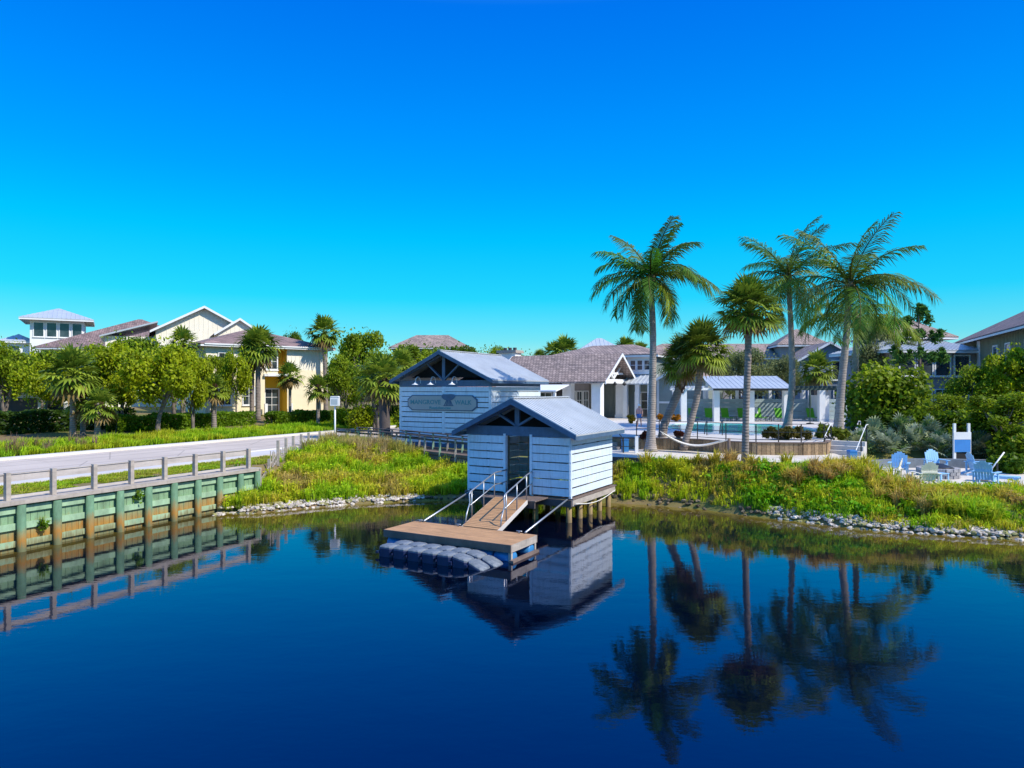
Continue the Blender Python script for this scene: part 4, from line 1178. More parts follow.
# ------------------------------------------------------------------ building kit
def wall_box(root, x0, x1, y0, y1, z0, z1, mat, batten=0.0, name='wall'):
    g = MB(); g.box(x0, x1, y0, y1, z0, z1)
    if batten:
        for i in range(int((x1 - x0) / batten) + 1):
            x = x0 + .03 + i * batten
            if x < x1 - .02: g.box(x - .025, x + .025, y0 - .03, y0 + .01, z0, z1 - .01)
        for i in range(int((y1 - y0) / batten) + 1):
            y = y0 + .03 + i * batten
            if y < y1 - .02:
                g.box(x1 - .01, x1 + .03, y - .025, y + .025, z0, z1 - .01); g.box(x0 - .03, x0 + .01, y - .025, y + .025, z0, z1 - .01)
    return g.build(name, mat, root)
def hip_roof(root, x0, x1, y0, y1, ze, rise, over, mat, inset=None, trim=True, ribs=0):
    x0 -= over; x1 += over; y0 -= over; y1 += over; t = 0.12; g = MB()
    if (x1 - x0) >= (y1 - y0):
        k = inset if inset is not None else (y1 - y0) / 2; ym = (y0 + y1) / 2; r0 = (x0 + k, ym); r1 = (x1 - k, ym)
    else:
        k = inset if inset is not None else (x1 - x0) / 2; xm = (x0 + x1) / 2; r0 = (xm, y0 + k); r1 = (xm, y1 - k)
    v = [(x0, y0, ze), (x1, y0, ze), (x1, y1, ze), (x0, y1, ze), (*r0, ze + rise), (*r1, ze + rise), (x0, y0, ze - t), (x1, y0, ze - t), (x1, y1, ze - t), (x0, y1, ze - t)]
    if (x1 - x0) >= (y1 - y0): f = [(0, 1, 5, 4), (1, 2, 5), (2, 3, 4, 5), (3, 0, 4)]
    else: f = [(0, 1, 4), (1, 2, 5, 4), (2, 3, 5), (3, 0, 4, 5)]
    f += [(6, 7, 1, 0), (7, 8, 2, 1), (8, 9, 3, 2), (9, 6, 0, 3), (6, 9, 8, 7)]
    g.add(v, f)
    if ribs:
        V = [Vector(p) for p in v]
        for (a, b, c, d) in ((0, 1, 5, 4), (1, 2, 5, 5), (2, 3, 4, 5), (3, 0, 4, 4)) if (x1-x0) >= (y1-y0) else ((0, 1, 4, 4), (1, 2, 5, 4), (2, 3, 5, 5), (3, 0, 4, 5)):
            n = max(3, int((V[b] - V[a]).length / ribs)); e = (V[b] - V[a]); L = e.length; e.normalize()
            apex_lo = (V[d] - V[a]).dot(e); apex_hi = (V[c] - V[a]).dot(e)
            up = ((V[c] + V[d]) / 2 - (V[a] + V[b]) / 2); up -= e * up.dot(e)
            for i in range(1, n):
                s = L * i / n
                fr = min(1, s / max(apex_lo, .01)) if s < apex_lo else (1 if s <= apex_hi else (L - s) / max(L - apex_hi, .01))
                p = V[a] + e * s; q = p + up * fr * .99
                g.beam(p + Vector((0, 0, .02)), q + Vector((0, 0, .02)), .05, .07)
    o = g.build('roof', mat, root)
    if trim:
        h = 0.2; m = MB()
        for (a, b, c, d) in ((x0 + .02, x1 - .02, y0 + .02, y0 + .08), (x0 + .02, x1 - .02, y1 - .08, y1 - .02), (x0 + .02, x0 + .08, y0 + .08, y1 - .08), (x1 - .08, x1 - .02, y0 + .08, y1 - .08)): m.box(a, b, c, d, ze - t - h, ze - t - .003)
        m.build('fascia', M['trim'], root)
    return o
def gable_roof(root, x0, x1, y0, y1, ze, rise, over, mat, axis='y', gmat=None, trim=M['trim'], ribs=0, batten=0.0):
    """ridge along axis; gable walls in gmat; white barge boards on both gable ends"""
    t = 0.12
    if axis == 'y':
        c = (x0 + x1) / 2; hw_ = (x1 - x0) / 2; a, b = y0 - over, y1 + over; half = hw_ + over; gz_ = (y0, y1); ex = 'y'
    else:
        c = (y0 + y1) / 2; hw_ = (y1 - y0) / 2; a, b = x0 - over, x1 + over; half = hw_ + over; gz_ = (x0, x1); ex = 'x'
    ztop = ze + rise; zlow = ze - rise * over / hw_
    for s in (-1, 1):
        g = MB(); g.prism([(c + s * half, zlow), (c, ztop), (c, ztop + t), (c + s * half, zlow + t)], ex, a, b)
        if ribs:
            n = int((b - a) / ribs); L = math.hypot(half, ztop - zlow)
            for i in range(n + 1):
                y = a + .03 + (b - a - .06) * i / n
                g.prism([(c + s * half, zlow + t - .005), (c, ztop + t - .005), (c, ztop + t + .07), (c + s * half, zlow + t + .07)], ex, y - .025, y + .025)
        fix_normals(g.build('roof', mat, root))
        for e0, e1 in ((a - .05, a - .002), (b + .002, b + .05)):
            g = MB(); g.prism([(c + s * half, zlow - .14), (c, ztop - .16), (c, ztop + t + .02), (c + s * half, zlow + t + .02)], ex, e0, e1); fix_normals(g.build('barge_board', trim, root))
    if gmat:
        for k, e in enumerate(gz_):
            g = MB(); g.prism([(c - hw_, ze), (c + hw_, ze), (c, ztop - .02)], ex, e - .0, e + (.15 if k == 0 else -.15))
            if batten:
                for i in range(1, int(2 * hw_ / batten)):
                    p = c - hw_ + i * batten; h = (1 - abs(p - c) / hw_) * rise - .08
                    ee = (e - .03, e + .005) if k == 0 else (e - .005, e + .03)
                    if ex == 'y': g.box(p - .025, p + .025, ee[0], ee[1], ze, ze + h)
                    else: g.box(ee[0], ee[1], p - .025, p + .025, ze, ze + h)
            fix_normals(g.build('gable_wall', gmat, root))
def window(root, face, u, z, w, h, plane, fr=0.1, mull=(1, 1), mat=None, name='window', sill=True):
    """face: 'f' looks along -y, 'r' along +x, 'l' along -x; u is the left edge along the wall"""
    g = MB(); p = MB()
    def bx(m, u0, u1, z0, z1, o0, o1):
        if face == 'f': m.box(u0, u1, plane - o1, plane - o0, z0, z1)
        elif face == 'r': m.box(plane + o0, plane + o1, u0, u1, z0, z1)
        else: m.box(plane - o1, plane - o0, u0, u1, z0, z1)
    bx(g, u - fr, u, z - fr, z + h + fr, .002, .09); bx(g, u + w, u + w + fr, z - fr, z + h + fr, .002, .09)
    bx(g, u, u + w, z - fr, z, .002, .09); bx(g, u, u + w, z + h, z + h + fr, .002, .09)
    for i in range(1, mull[0]): bx(g, u + w * i / mull[0] - .025, u + w * i / mull[0] + .025, z, z + h, .03, .075)
    for i in range(1, mull[1]): bx(g, u, u + w, z + h * i / mull[1] - .025, z + h * i / mull[1] + .025, .03, .072)
    if sill: bx(g, u - fr - .06, u + w + fr + .06, z - fr - .07, z - fr - .002, .002, .15)
    o = g.build(name, mat or M['trim'], root)
    bx(p, u, u + w, z, z + h, .004, .034); p.build('pane', M['glass'], o)
    return o
# ------------------------------------------------------------------ clubhouse
cb = thing('clubhouse', 'clubhouse with brown shingle roof, open gabled porch and white columns behind the pool', 'clubhouse', (8.4, 66, 2.5), RZ)
gable_roof(cb, -11, 0, 0, 7.7, 4.0, 2.4, 0.7, M['shingle2'], 'x', None)
for (x, y) in ((-.55, .5), (-.55, 6.9), (-3.6, .5), (-3.4, 7.1)):
    g = MB(); g.box(x - .45, x + .45, y - .45, y + .45, 0, 3.55); g.build('column', M['trim'], cb)
    MB().box(x - .52, x + .52, y - .52, y + .52, 0, .35).build('column_base', M['trim'], cb)
for (x0, x1, y0, y1) in ((-4.1, -.1, .15, .85), (-1.0, -.1, .86, 6.5), (-4.1, -.1, 6.51, 7.3)): MB().box(x0, x1, y0, y1, 3.552, 3.98).build('porch_beam', M['trim'], cb)
MB().beam((-.25, 3.85, 3.98), (-.25, 3.85, 6.3), .18, .2, (1, 0, 0)).build('king_post', M['trim'], cb)
for s in (-1, 1): MB().beam((-.25, 3.85 + s * .1, 4.1), (-.25, 3.85 + s * 1.75, 5.1), .16, .18, (1, 0, 0)).build('brace', M['trim'], cb)
MB().beam((-.25, 1.3, 4.55), (-.25, 6.4, 4.55), .15, .2).build('collar_tie', M['trim'], cb)
wall_box(cb, -11, -4.2, .9, 7.4, 0, 4.3, M['dark_batten'], .4)
wall_box(cb, -4.18, -4.0, 1.0, 6.9, 0, 4.0, M['taupe'])
for u in (1.6, 3.3, 5.0): window(cb, 'r', u, .12, 1.2, 2.6, -4.0, .12, (2, 3), name='door', sill=False)
window(cb, 'f', -9.5, 1.0, 1.4, 1.6, .9, .1, (2, 2)); window(cb, 'f', -7.0, 1.0, 1.4, 1.6, .9, .1, (2, 2))
for y in (2.6, 5.2):
    g = MB(); g.lathe([(.02, -.3), (.22, -.12), (.10, .05), (.05, .12)], 10, -.05, y); g.xform(Matrix.Translation((0.45, 0, 3.6))); g.build('porch_lamp', M['black_metal'], cb, True)
# upper storey with the triple window
wall_box(cb, -9, 2.5, 8.3, 15, 0, 6.4, M['grey_green'], .5)
MB().box(-.4, 2.3, 8.22, 8.299, 4.55, 6.35).build('dormer_face', M['trim'], cb)
for u in (0.0, .75, 1.5): window(cb, 'f', u, 5.0, .52, .95, 8.22, .07, (1, 2), sill=False)
hip_roof(cb, -9, 2.5, 8.3, 15, 6.62, 1.25, .6, M['shingle2'])
g = MB()
g.prism([(6.0, 3.45), (8.29, 4.35), (8.29, 4.45), (6.0, 3.55)], 'x', -.2, 2.9)
for i in range(8): g.prism([(6.0, 3.545), (8.29, 4.445), (8.29, 4.52), (6.0, 3.62)], 'x', -.15 + i * .43, -.09 + i * .43)
fix_normals(g.build('lean_to_roof', M['light_roof'], cb))
for x in (.1, 1.4, 2.7): MB().box(x - .22, x + .22, 6.15, 6.6, 0, 3.45).build('column', M['trim'], cb)
window(cb, 'f', .5, .1, 1.3, 2.5, 8.298, .12, (2, 3), name='door', sill=False)
# grey wing on the right
wall_box(cb, 3.0, 8.2, 7.6, 14, 0, 3.9, M['grey_green'], .45)
gable_roof(cb, 3.0, 8.2, 7.6, 14, 3.9, 1.5, .4, M['shingle2'], 'y', M['grey_green'])
MB().box(2.98, 8.22, 7.53, 7.568, 1.55, 1.75).build('trim_band', M['trim'], cb)
for x in (3.0, 7.95): MB().box(x - .02, x + .25, 7.52, 7.569, 0, 3.9).build('corner_board', M['trim'], cb)
# reddish hip at the left end, chimney and pale canopy
hip_roof(cb, -17, -11.2, -1.5, 7.5, 3.2, 2.4, .5, M['shingle_red'])
wall_box(cb, -16.8, -11.3, -1.3, 7.3, 0, 3.2, M['taupe'], .4)
MB().box(-13.6, -11.6, 4.2, 5.6, 4.5, 6.9).build('chimney', M['trim'], cb)
MB().box(-13.8, -11.4, 4.0, 5.8, 6.902, 7.2).build('chimney_cap', M['greywood'], cb)
for x in (-13.2, -12.6, -12.0): MB().box(x - .15, x + .15, 4.75, 5.05, 7.2, 7.5).build('chimney_pot', M['dark_batten'], cb)
g = MB(); g.prism([(-3.6, 2.75), (-.6, 3.35), (-.6, 3.45), (-3.6, 2.87)], 'x', -10.5, -3.0); fix_normals(g.build('canopy', M['trim'], cb))
for x in (-10.2, -3.3): MB().box(x - .1, x + .1, -3.3, -3.1, 0, 2.82).build('canopy_post', M['trim'], cb)

# ------------------------------------------------------------------ pool cabana
Yc = 64.0
cn = thing('cabana', 'long open cabana with pale standing seam roof and white columns behind the pool', 'cabana', (18.2, Yc, 2.5))
cxs = [ax(p, Yc) - 18.2 for p in (684, 716.9, 751.7, 786.9, 822.5)]
for x in cxs: MB().box(x - .26, x + .26, 0, .5, 0, 2.88).build('column', M['trim'], cn)
g = MB(); x0r, x1r = ax(711, Yc) - 18.2, ax(791.5, Yc) - 18.2
g.prism([(-.7, 2.92), (3.6, 4.15), (3.6, 4.25), (-.7, 3.02)], 'x', x0r, x1r)
n = 16
for i in range(n + 1):
    x = x0r + .03 + (x1r - x0r - .06) * i / n; g.prism([(-.7, 3.015), (3.6, 4.245), (3.6, 4.275), (-.7, 3.045)], 'x', x - .025, x + .025)
fix_normals(g.build('roof', M['light_roof'], cn))
MB().box(x0r, x1r, 0.05, .45, 2.882, 3.02).build('beam', M['trim'], cn)
MB().box(x0r, x1r, -.72, -.66, 2.86, 3.06).build('fascia', M['black_metal'], cn)
def pergola(xa, xb, mat):
    for y in (0.1, 3.4): MB().box(xa, xb, y, y + .14, 2.884, 3.10).build('pergola_beam', mat, cn)
    g = MB(); k = int((xb - xa) / .42)
    for i in range(k): g.box(xa + .1 + i * .42, xa + .18 + i * .42, -.3, 3.9, 3.102, 3.28)
    g.build('pergola_rafters', mat, cn)
M['pergola'] = paint('dark_green_pergola', (0.05, 0.085, 0.075), 0.2, 0.7)
pergola(cxs[0] - .5, x0r - .05, M['trim']); pergola(x1r + .05, cxs[4] + 1.5, M['pergola'])
g = MB(); slats(g, (cxs[0], 4.0), (cxs[4] + 5, 4.0), 0.05, 2.05, .40, .04, .06); g.build('back_slats', M['slat_wall'], cn)
for x in [c + .0 for c in cxs] + [cxs[4] + 4.9]: MB().box(x - .12, x + .12, 4.04, 4.24, 0, 3.3).build('back_post', M['trim'], cn)
wall_box(cn, cxs[4] + .3, cxs[4] + .75, .3, 3.9, 0, 2.4, M['trim'], name='store_wall')
def lounger(x, label, tilt):
    t = thing('pool_lounger', label, 'sun lounger', (x, Yc + 1.55, 2.5), 0, 'green loungers under the cabana')
    g = MB(); g.beam((0, .45, .36), (0, .45 + .75 * math.cos(tilt), .36 + .95 * math.sin(tilt)), .66, .035, (1, 0, 0)); 
    g = MB(); c, s = math.cos(tilt), math.sin(tilt)
    g.prism([(.40, .36), (.40 + .85 * c, .36 + .95 * s), (.44 + .85 * c, .34 + .95 * s), (.44, .34)], 'x', -.34, .34); fix_normals(g.build('backrest', M['green_fabric'], t))
    MB().box(-.34, .34, -.9, .40, .33, .36).build('seat', M['green_fabric'], t)
    for sx in (-.36, .36):
        MB().box(sx - .02, sx + .02, -.95, .95, .29, .33).build('frame', M['tube'], t)
        for y in (-.8, .75): MB().box(sx - .022, sx + .022, y - .025, y + .025, 0, .288).build('leg', M['tube'], t)
    return t
pos = ['beside the leftmost white column', 'between the first and second columns', 'just right of the second column', 'behind the tall fan palm trunk', 'right of the middle column, with a towel over its back', 'left of the fourth column', 'under the dark pergola']
for px, lb in zip((692.5, 709, 725.3, 742, 758, 779, 811), pos):
    l = lounger(ax(px, Yc + 2), 'green pool lounger, ' + lb, R(62))
    if 'towel' in lb:
        g = MB(); c, s = math.cos(R(62)), math.sin(R(62))
        o = fix_normals(g.prism([(.40 + .35 * c, .375 + .35 * s), (.40 + .9 * c, .39 + .97 * s), (.36 + .9 * c, .41 + .97 * s), (.36 + .35 * c, .39 + .35 * s)], 'x', -.30, .05).build('towel', M['trim'])); o.location = l.location
        tag(o, 'pale towel hung over the back of a green lounger right of the middle column', 'towel')
for px, lb in ((733.5, 'low dark side table between green loungers behind the second cabana column'), (768.5, 'low dark side table between green loungers near the fourth cabana column')):
    t = thing('side_table', lb, 'side table', (ax(px, Yc + 1), Yc + 1.0, 2.5), 0, 'side tables in the cabana')
    MB().box(-.25, .25, -.25, .25, .40, .44).build('top', M['black_metal'], t)
    for sx in (-.2, .2):
        for sy in (-.2, .2): MB().box(sx - .02, sx + .02, sy - .02, sy + .02, 0, .398).build('leg', M['black_metal'], t)
ub = thing('closed_umbrella', 'slim furled umbrella pole standing beside the pool near the pergola', 'umbrella', (ax(810, 60), 60, 2.5))
MB().tube([(0, 0, 0), (0, 0, 2.9)], .035, 8).build('pole', M['pergola'], ub, True)
MB().lathe([(.06, 1.3), (.13, 1.6), (.09, 2.4), (.02, 2.95)], 10).build('canopy', M['pergola'], ub, True)
MB().lathe([(.3, 0), (.3, .08), (.06, .12)], 12).build('base', M['black_metal'], ub, True)

# ------------------------------------------------------------------ person walking by the clubhouse porch
px_, pd = ax(639.3, 55.5), 55.5
pe = thing('person', 'person in a coral top, white cap and blue shorts walking past the clubhouse porch', 'person', (px_, pd, 2.5), R(-25))
bm = bmesh.new(); sk = bm.verts.layers.skin.verify()
def sv(p, r):
    v = bm.verts.new(p); v[sk].radius = (r, r); return v
pel = sv((0, 0, .93), .135); ab = sv((0, 0, 1.10), .125); ch = sv((0, .0, 1.32), .145); nk = sv((0, 0, 1.48), .06); hd_ = sv((0, -.01, 1.57), .085); hd2 = sv((0, -.02, 1.66), .09)
for a, b in ((pel, ab), (ab, ch), (ch, nk), (nk, hd_), (hd_, hd2)): bm.edges.new((a, b))
for s, st in ((-1, .16), (1, -.18)):
    hp_ = sv((s * .10, 0, .86), .095); kn = sv((s * .11, st * -.45 - .03, .48), .062); an = sv((s * .11, st * -.8 + .04, .09), .042); to = sv((s * .12, st * -.8 - .13, .04), .035)
    for a, b in ((pel, hp_), (hp_, kn), (kn, an), (an, to)): bm.edges.new((a, b))
    shd = sv((s * .20, 0, 1.40), .065); el = sv((s * .27, st * .5 + .03, 1.13), .045); wr = sv((s * .26, st * .9 - .06, .90), .032); ha = sv((s * .25, st * .95 - .09, .82), .035)
    for a, b in ((ch, shd), (shd, el), (el, wr), (wr, ha)): bm.edges.new((a, b))
me = bpy.data.meshes.new('body'); bm.to_mesh(me); bm.free()
bo = bpy.data.objects.new('body', me); COL.objects.link(bo); bo.parent = pe
me.skin_vertices[0].data[0].use_root = True
bo.modifiers.new('skin', 'SKIN'); md = bo.modifiers.new('sub', 'SUBSURF'); md.levels = 2; md.render_levels = 2; me.materials.append(M['skin'])
g = MB(); g.lathe([(.155, 1.00), (.165, 1.12), (.185, 1.30), (.20, 1.42), (.12, 1.48)], 14); g.xform(Matrix.Diagonal((1.15, .92, 1, 1))); g.build('shirt', M['shirt'], pe, True)
g = MB(); g.lathe([(.17, .70), (.185, .85), (.175, 1.02), (.16, 1.03)], 14); g.xform(Matrix.Diagonal((1.2, 1.0, 1, 1))); g.build('shorts', M['shorts'], pe, True)
g = MB(); g.lathe([(.115, 1.67), (.118, 1.72), (.09, 1.78), (.02, 1.80)], 14, 0, -.02); g.lathe([(.17, 1.665), (.17, 1.68), (.10, 1.685)], 14, 0, -.05); g.build('cap', M['hat'], pe, True)
# ------------------------------------------------------------------ houses
# yellow two-storey house by the road
yh = thing('yellow_house', 'cream two storey house with ochre entry recess and brown hip roof', 'house', (-22.1, 84, 2.6), math.atan2(.64, .77))
wall_box(yh, -14, -7.6, 0, 12, 0, 5.1, M['cream']); wall_box(yh, -5.0, 0, 0, 12, 0, 5.1, M['cream'])
wall_box(yh, -14, -7.6, 0.02, 12, 5.1, 7.6, M['cream_gable'], .5, 'upper_wall'); wall_box(yh, -5.0, -0.02, 0.02, 12, 5.1, 7.6, M['cream_gable'], .5, 'upper_wall')
wall_box(yh, -7.6, -5.0, 1.5, 11, 0, 7.6, M['ochre'], name='entry_wall')
MB().box(-5.03, -5.001, 0.03, 1.5, 0, 7.6).build('entry_reveal', M['ochre'], yh)
MB().box(-7.75, -4.9, -.35, 1.49, 4.35, 4.62).build('entry_balcony', M['trim'], yh)
wall_box(yh, -7.58, -6.0, .25, .45, 4.62, 7.4, M['cream'], name='bay_wall')
window(yh, 'f', -7.3, 5.2, 1.15, 1.7, .25, .14, (2, 2)); window(yh, 'f', -7.0, .15, 1.5, 2.7, 1.5, .15, (2, 3), name='door', sill=False)
for x in (-12.6, -10):
    window(yh, 'f', x, 5.3, 1.2, 1.5, 0, .12, (2, 2)); window(yh, 'f', x, 1.2, 1.2, 1.8, 0, .12, (2, 2))
for x in (-7.9, -5.0): MB().box(x - .02, x + .3, -.9, -.6, 0, 1.25).build('entry_post', M['trim'], yh)
hip_roof(yh, -14, 0, 0, 12, 7.8, 2.1, .7, M['shingle'])
MB().box(-14.3, .3, -.78, -.70, 7.66, 7.8).build('gutter', M['trim'], yh)
# large gabled house behind it
gh = thing('gabled_house', 'cream gabled house rising behind the yellow house with white barge boards', 'house', (ax(204, 90), 90, 2.8), R(28))
wall_box(gh, -5.5, 5.5, 0, 12, 0, 10.2, M['cream_gable'], .6)
gable_roof(gh, -5.5, 5.5, 0, 12, 10.2, 3.0, .7, M['shingle'], 'y', M['cream_gable'], batten=.55)
wall_box(gh, 1.2, 6.2, -5.0, 3, 0, 9.7, M['cream_gable'], .6)
gable_roof(gh, 1.2, 6.2, -5.0, 3, 9.7, 1.7, .45, M['shingle'], 'y', M['cream_gable'], batten=.5)
wall_box(gh, -11.0, -5.52, .5, 11, 0, 9.2, M['cream_gable'], .6)
g = MB(); g.prism([(-11.6, 9.0), (-5.3, 11.0), (-5.3, 11.12), (-11.6, 9.12)], 'y', -.3, 11.5)
for i in range(26): g.prism([(-11.6, 9.115), (-5.3, 11.115), (-5.3, 11.19), (-11.6, 9.19)], 'y', -.28 + i * .46, -.22 + i * .46)
fix_normals(g.build('side_roof', M['light_roof'], gh))
for x in (-9.5, -7.4, -3.2, 0): window(gh, 'f', x, 6.5, 1.1, 1.5, .5 if x < -5.5 else 0, .12, (2, 2)); window(gh, 'f', x, 1.4, 1.1, 1.9, .5 if x < -5.5 else 0, .12, (2, 2))
# long brown hipped house
lh = thing('long_house', 'long cream house with a broad brown hip roof behind the roadside trees', 'house', (ax(112, 99), 99, 2.8))
wall_box(lh, -10, 11, 0, 13, 0, 8.4, M['cream'])
hip_roof(lh, -10, 11, 0, 13, 8.6, 4.6, .8, M['shingle'], inset=11.0)
for x in (-8, -5, -2, 1, 4, 7): window(lh, 'f', x, 5.4, 1.2, 1.6, 0, .12, (2, 2)); window(lh, 'f', x, 1.2, 1.3, 1.9, 0, .12, (2, 2))
MB().box(-3.0, -.5, -1.8, -.01, 4.0, 4.25).build('balcony', M['trim'], lh); MB().box(-3.0, -2.8, -1.8, -1.6, 0, 4.0).build('balcony_post', M['trim'], lh); MB().box(-.7, -.5, -1.8, -1.6, 0, 4.0).build('balcony_post', M['trim'], lh)
g = MB(); g.tube([(-6.5, 3, 9.4), (-6.5, 3, 10.5)], .2, 8); g.build('vent_pipe', M['trim'], lh)
# white lookout tower
tw = thing('lookout_tower', 'white square lookout tower with four dark windows and pale hip roof', 'tower', (ax(57.5, 104), 104, 2.8), R(30))
tz = 12.9; wz = 3.4
wall_box(tw, -wz, wz, 0, 7.5, 0, tz, M['trim'])
for i in range(4): window(tw, 'f', -wz + .5 + i * 1.6, tz - 2.45, 1.15, 2.0, 0, .12, (1, 1))
for i in range(2): window(tw, 'r', 1.2 + i * 2.6, tz - 2.5, 1.1, 1.9, wz, .14)
hip_roof(tw, -wz, wz, 0, 7.5, tz + .2, 1.9, 1.25, M['light_roof'], inset=4.6, ribs=.55)
wall_box(tw, -6.6, -wz - .02, 1.5, 6.5, 0, 9.6, M['trim']); window(tw, 'f', -6.0, 7.6, 1.2, 1.4, 1.5, .12)
hip_roof(tw, -6.6, -wz - .05, 1.5, 6.5, 9.75, 1.1, .7, M['light_roof'], ribs=.55)
# small white house glimpsed at the left edge, under the trees
wh = thing('garage_house', 'low white house with a dark garage opening glimpsed under the trees at the left edge', 'house', (ax(8, 62), 62, 2.3), R(25))
wall_box(wh, -5, 5, 0, 7, 0, 3.2, M['trim']); hip_roof(wh, -5, 5, 0, 7, 3.3, 1.6, .5, M['shingle'])
MB().box(-1.5, 2.2, -.03, -.002, 0, 2.4).build('garage_door', M['dark_batten'], wh); window(wh, 'f', 3.0, 1.0, 1.2, 1.3, 0)
# far row behind the cabana
rh = thing('row_house', 'long taupe house with a brown shingle roof rising behind the cabana trees', 'house', (ax(735, 97), 97, 2.8))
wall_box(rh, -14, 12, 0, 10, 0, 6.9, M['taupe'])
hip_roof(rh, -14, 12, 0, 10, 7.1, 2.2, .8, M['shingle2'])
for i in range(8): window(rh, 'f', -12.5 + i * 3.0, 4.6, 1.3, 1.6, 0, .12, (2, 1)); window(rh, 'f', -12.5 + i * 3.0, 1.0, 1.3, 1.7, 0, .12, (2, 1))
bh = thing('blue_gable_house', 'blue grey gabled house with white trimmed windows behind the coconut palms', 'house', (ax(829, 86), 86, 2.8), R(-6))
wall_box(bh, -3.4, 3.4, 0, 9, 0, 6.4, M['blue_wall'])
gable_roof(bh, -3.4, 3.4, 0, 9, 6.4, 2.0, .6, M['shingle2'], 'y', M['blue_wall'])
window(bh, 'f', .4, 3.9, 1.7, 2.2, 0, .14, (2, 1)); window(bh, 'f', -2.4, .8, 1.5, 1.8, 0, .12, (2, 2)); window(bh, 'f', .6, .8, 1.5, 1.8, 0, .12, (2, 2))
wall_box(bh, 3.45, 9, 1.2, 9, 0, 6.6, M['trim']); window(bh, 'f', 4.4, 4.0, 1.4, 1.8, 1.2, .12, (2, 2)); window(bh, 'f', 4.4, .8, 1.4, 1.8, 1.2, .12, (2, 2))
hip_roof(bh, 3.45, 9, 1.2, 9, 6.75, 1.1, .5, M['light_roof'], ribs=.5)
wall_box(bh, -3.2, 2.6, 9.5, 15, 0, 8.6, M['taupe']); hip_roof(bh, -3.2, 2.6, 9.5, 15, 8.8, 2.3, .6, M['shingle2'])
ph = thing('porch_house', 'taupe house with screened upper porch, pale metal roof and brown roof above', 'house', (ax(946, 72), 72, 2.6), R(8))
wall_box(ph, -6, 3.5, 0, 9, 0, 6.7, M['taupe'])
hip_roof(ph, -6, 3.5, 0, 9, 6.9, 1.7, .8, M['light_roof'], inset=3.6, ribs=.45)
wall_box(ph, -2.6, 2.6, 3.5, 9.5, 6.8, 8.4, M['taupe'], name='upper_wall'); hip_roof(ph, -2.6, 2.6, 3.5, 9.5, 8.55, 2.3, 1.0, M['shingle2'])
for x in (-5.2, -3.2, -1.2, 1.0): window(ph, 'f', x, 4.3, 1.6, 2.0, 0, .14, (1, 1)); window(ph, 'f', x, .9, 1.5, 1.9, 0, .12, (2, 2))
oh = thing('olive_house', 'olive board and batten house with a dark brown roof at the right edge', 'house', (50.3, 78.0, 2.1), math.atan2(1, .39) - PI / 2)
# local +y runs away from the camera along the visible wall; the house lies to its right
wall_box(oh, 0, 10, -32, 0, 0, 8.4, M['olive_wall'], .45)
hip_roof(oh, 0, 10, -32, 0, 8.55, 3.2, .9, M['shingle'])
for y in (-13.5, -17.5, -23): window(oh, 'l', y, 5.2, 1.3, 2.2, 0, .14, (1, 2)); window(oh, 'l', y, .8, 1.1, 2.0, 0, .14, (1, 2))
MB().box(-.08, -.03, -7.4, -6.2, 0, 8.3).build('downpipe_panel', M['trim'], oh)
MB().box(-.98, -.90, -32.5, .85, 8.22, 8.4).build('gutter', M['trim'], oh)
# far roofs peeping over the trees
fr1 = thing('far_house', 'distant white house with pale metal roof showing over the clubhouse ridge', 'house', (ax(602, 140), 140, 2.8))
wall_box(fr1, -5, 5, 0, 9, 0, 9.6, M['trim']); hip_roof(fr1, -5, 5, 0, 9, 9.8, 3.4, .8, M['light_roof'], ribs=.8); window(fr1, 'f', -3, 7, 1.4, 1.8, 0); window(fr1, 'f', 1.5, 7, 1.4, 1.8, 0)
fr2 = thing('far_house', 'distant grey roofed house showing over the trees left of the signed shed', 'house', (ax(430, 150), 150, 2.8))
wall_box(fr2, -8, 8, 0, 9, 0, 11.4, M['taupe']); hip_roof(fr2, -8, 8, 0, 9, 11.6, 3.0, .8, M['shingle2']); window(fr2, 'f', -5, 8, 1.6, 2, 0); window(fr2, 'f', 3, 8, 1.6, 2, 0)

# ------------------------------------------------------------------ palms by the pool
def hz_(px, py, d): return (ax(px, d), d, az(py, d))
def ring_fronds(seed, n=30, lo=-45, hi=84, extra=()):
    r = random.Random(seed); out = []
    for i in range(n):
        u = i / (n - 1); e = hi - (hi - lo) * u ** 0.85
        out.append((i * 137.5 + r.uniform(-14, 14), e + r.uniform(-8, 8), r.uniform(.82, 1.08), (42 + 58 * u) * r.uniform(.75, 1.25), r.uniform(.5, 1) if r.random() < .16 + .25 * (u > .8) else 0.0))
    return out + list(extra)
GP = 'coconut palms beside the pool'
d = 41.0; b = (ax(650.5, d), d, 1.85)
coconut('coconut_palm', 'tall coconut palm standing alone at the left, beside the hammock', b, [b, hz_(652, 400, d), hz_(653, 340, d), hz_(651, 284, d)], .26, hz_(651, 278, d), 3.9,
        ring_fronds(3, 23, -36, 82, ((185, 18, 1.0, 75, 0), (-8, 20, 1.05, 85, .5), (160, 45, .9, 80, 0))), GP, 21)
d = 52.5; b = (ax(787, d), d, 2.5)
coconut('coconut_palm', 'tall slim coconut palm right of the cabana, its crown touching the next palm', b, [b, hz_(792, 385, d), hz_(791, 330, d), hz_(788.5, 283, d)], .27, hz_(788.5, 277, d), 4.9, ring_fronds(5, 22, -32, 84), GP, 22)
d = 46.0; b = (ax(838, d), d, 2.5)
coconut('coconut_palm', 'largest coconut palm with a broad crown, at the right of the pool', b, [b, hz_(841, 390, d), hz_(846, 340, d), hz_(849.5, 292, d)], .29, hz_(850.5, 285, d), 5.2, ring_fronds(8, 23, -28, 84, ((10, 35, 1.0, 75, 0), (-5, 12, .9, 85, 0))), GP, 23)
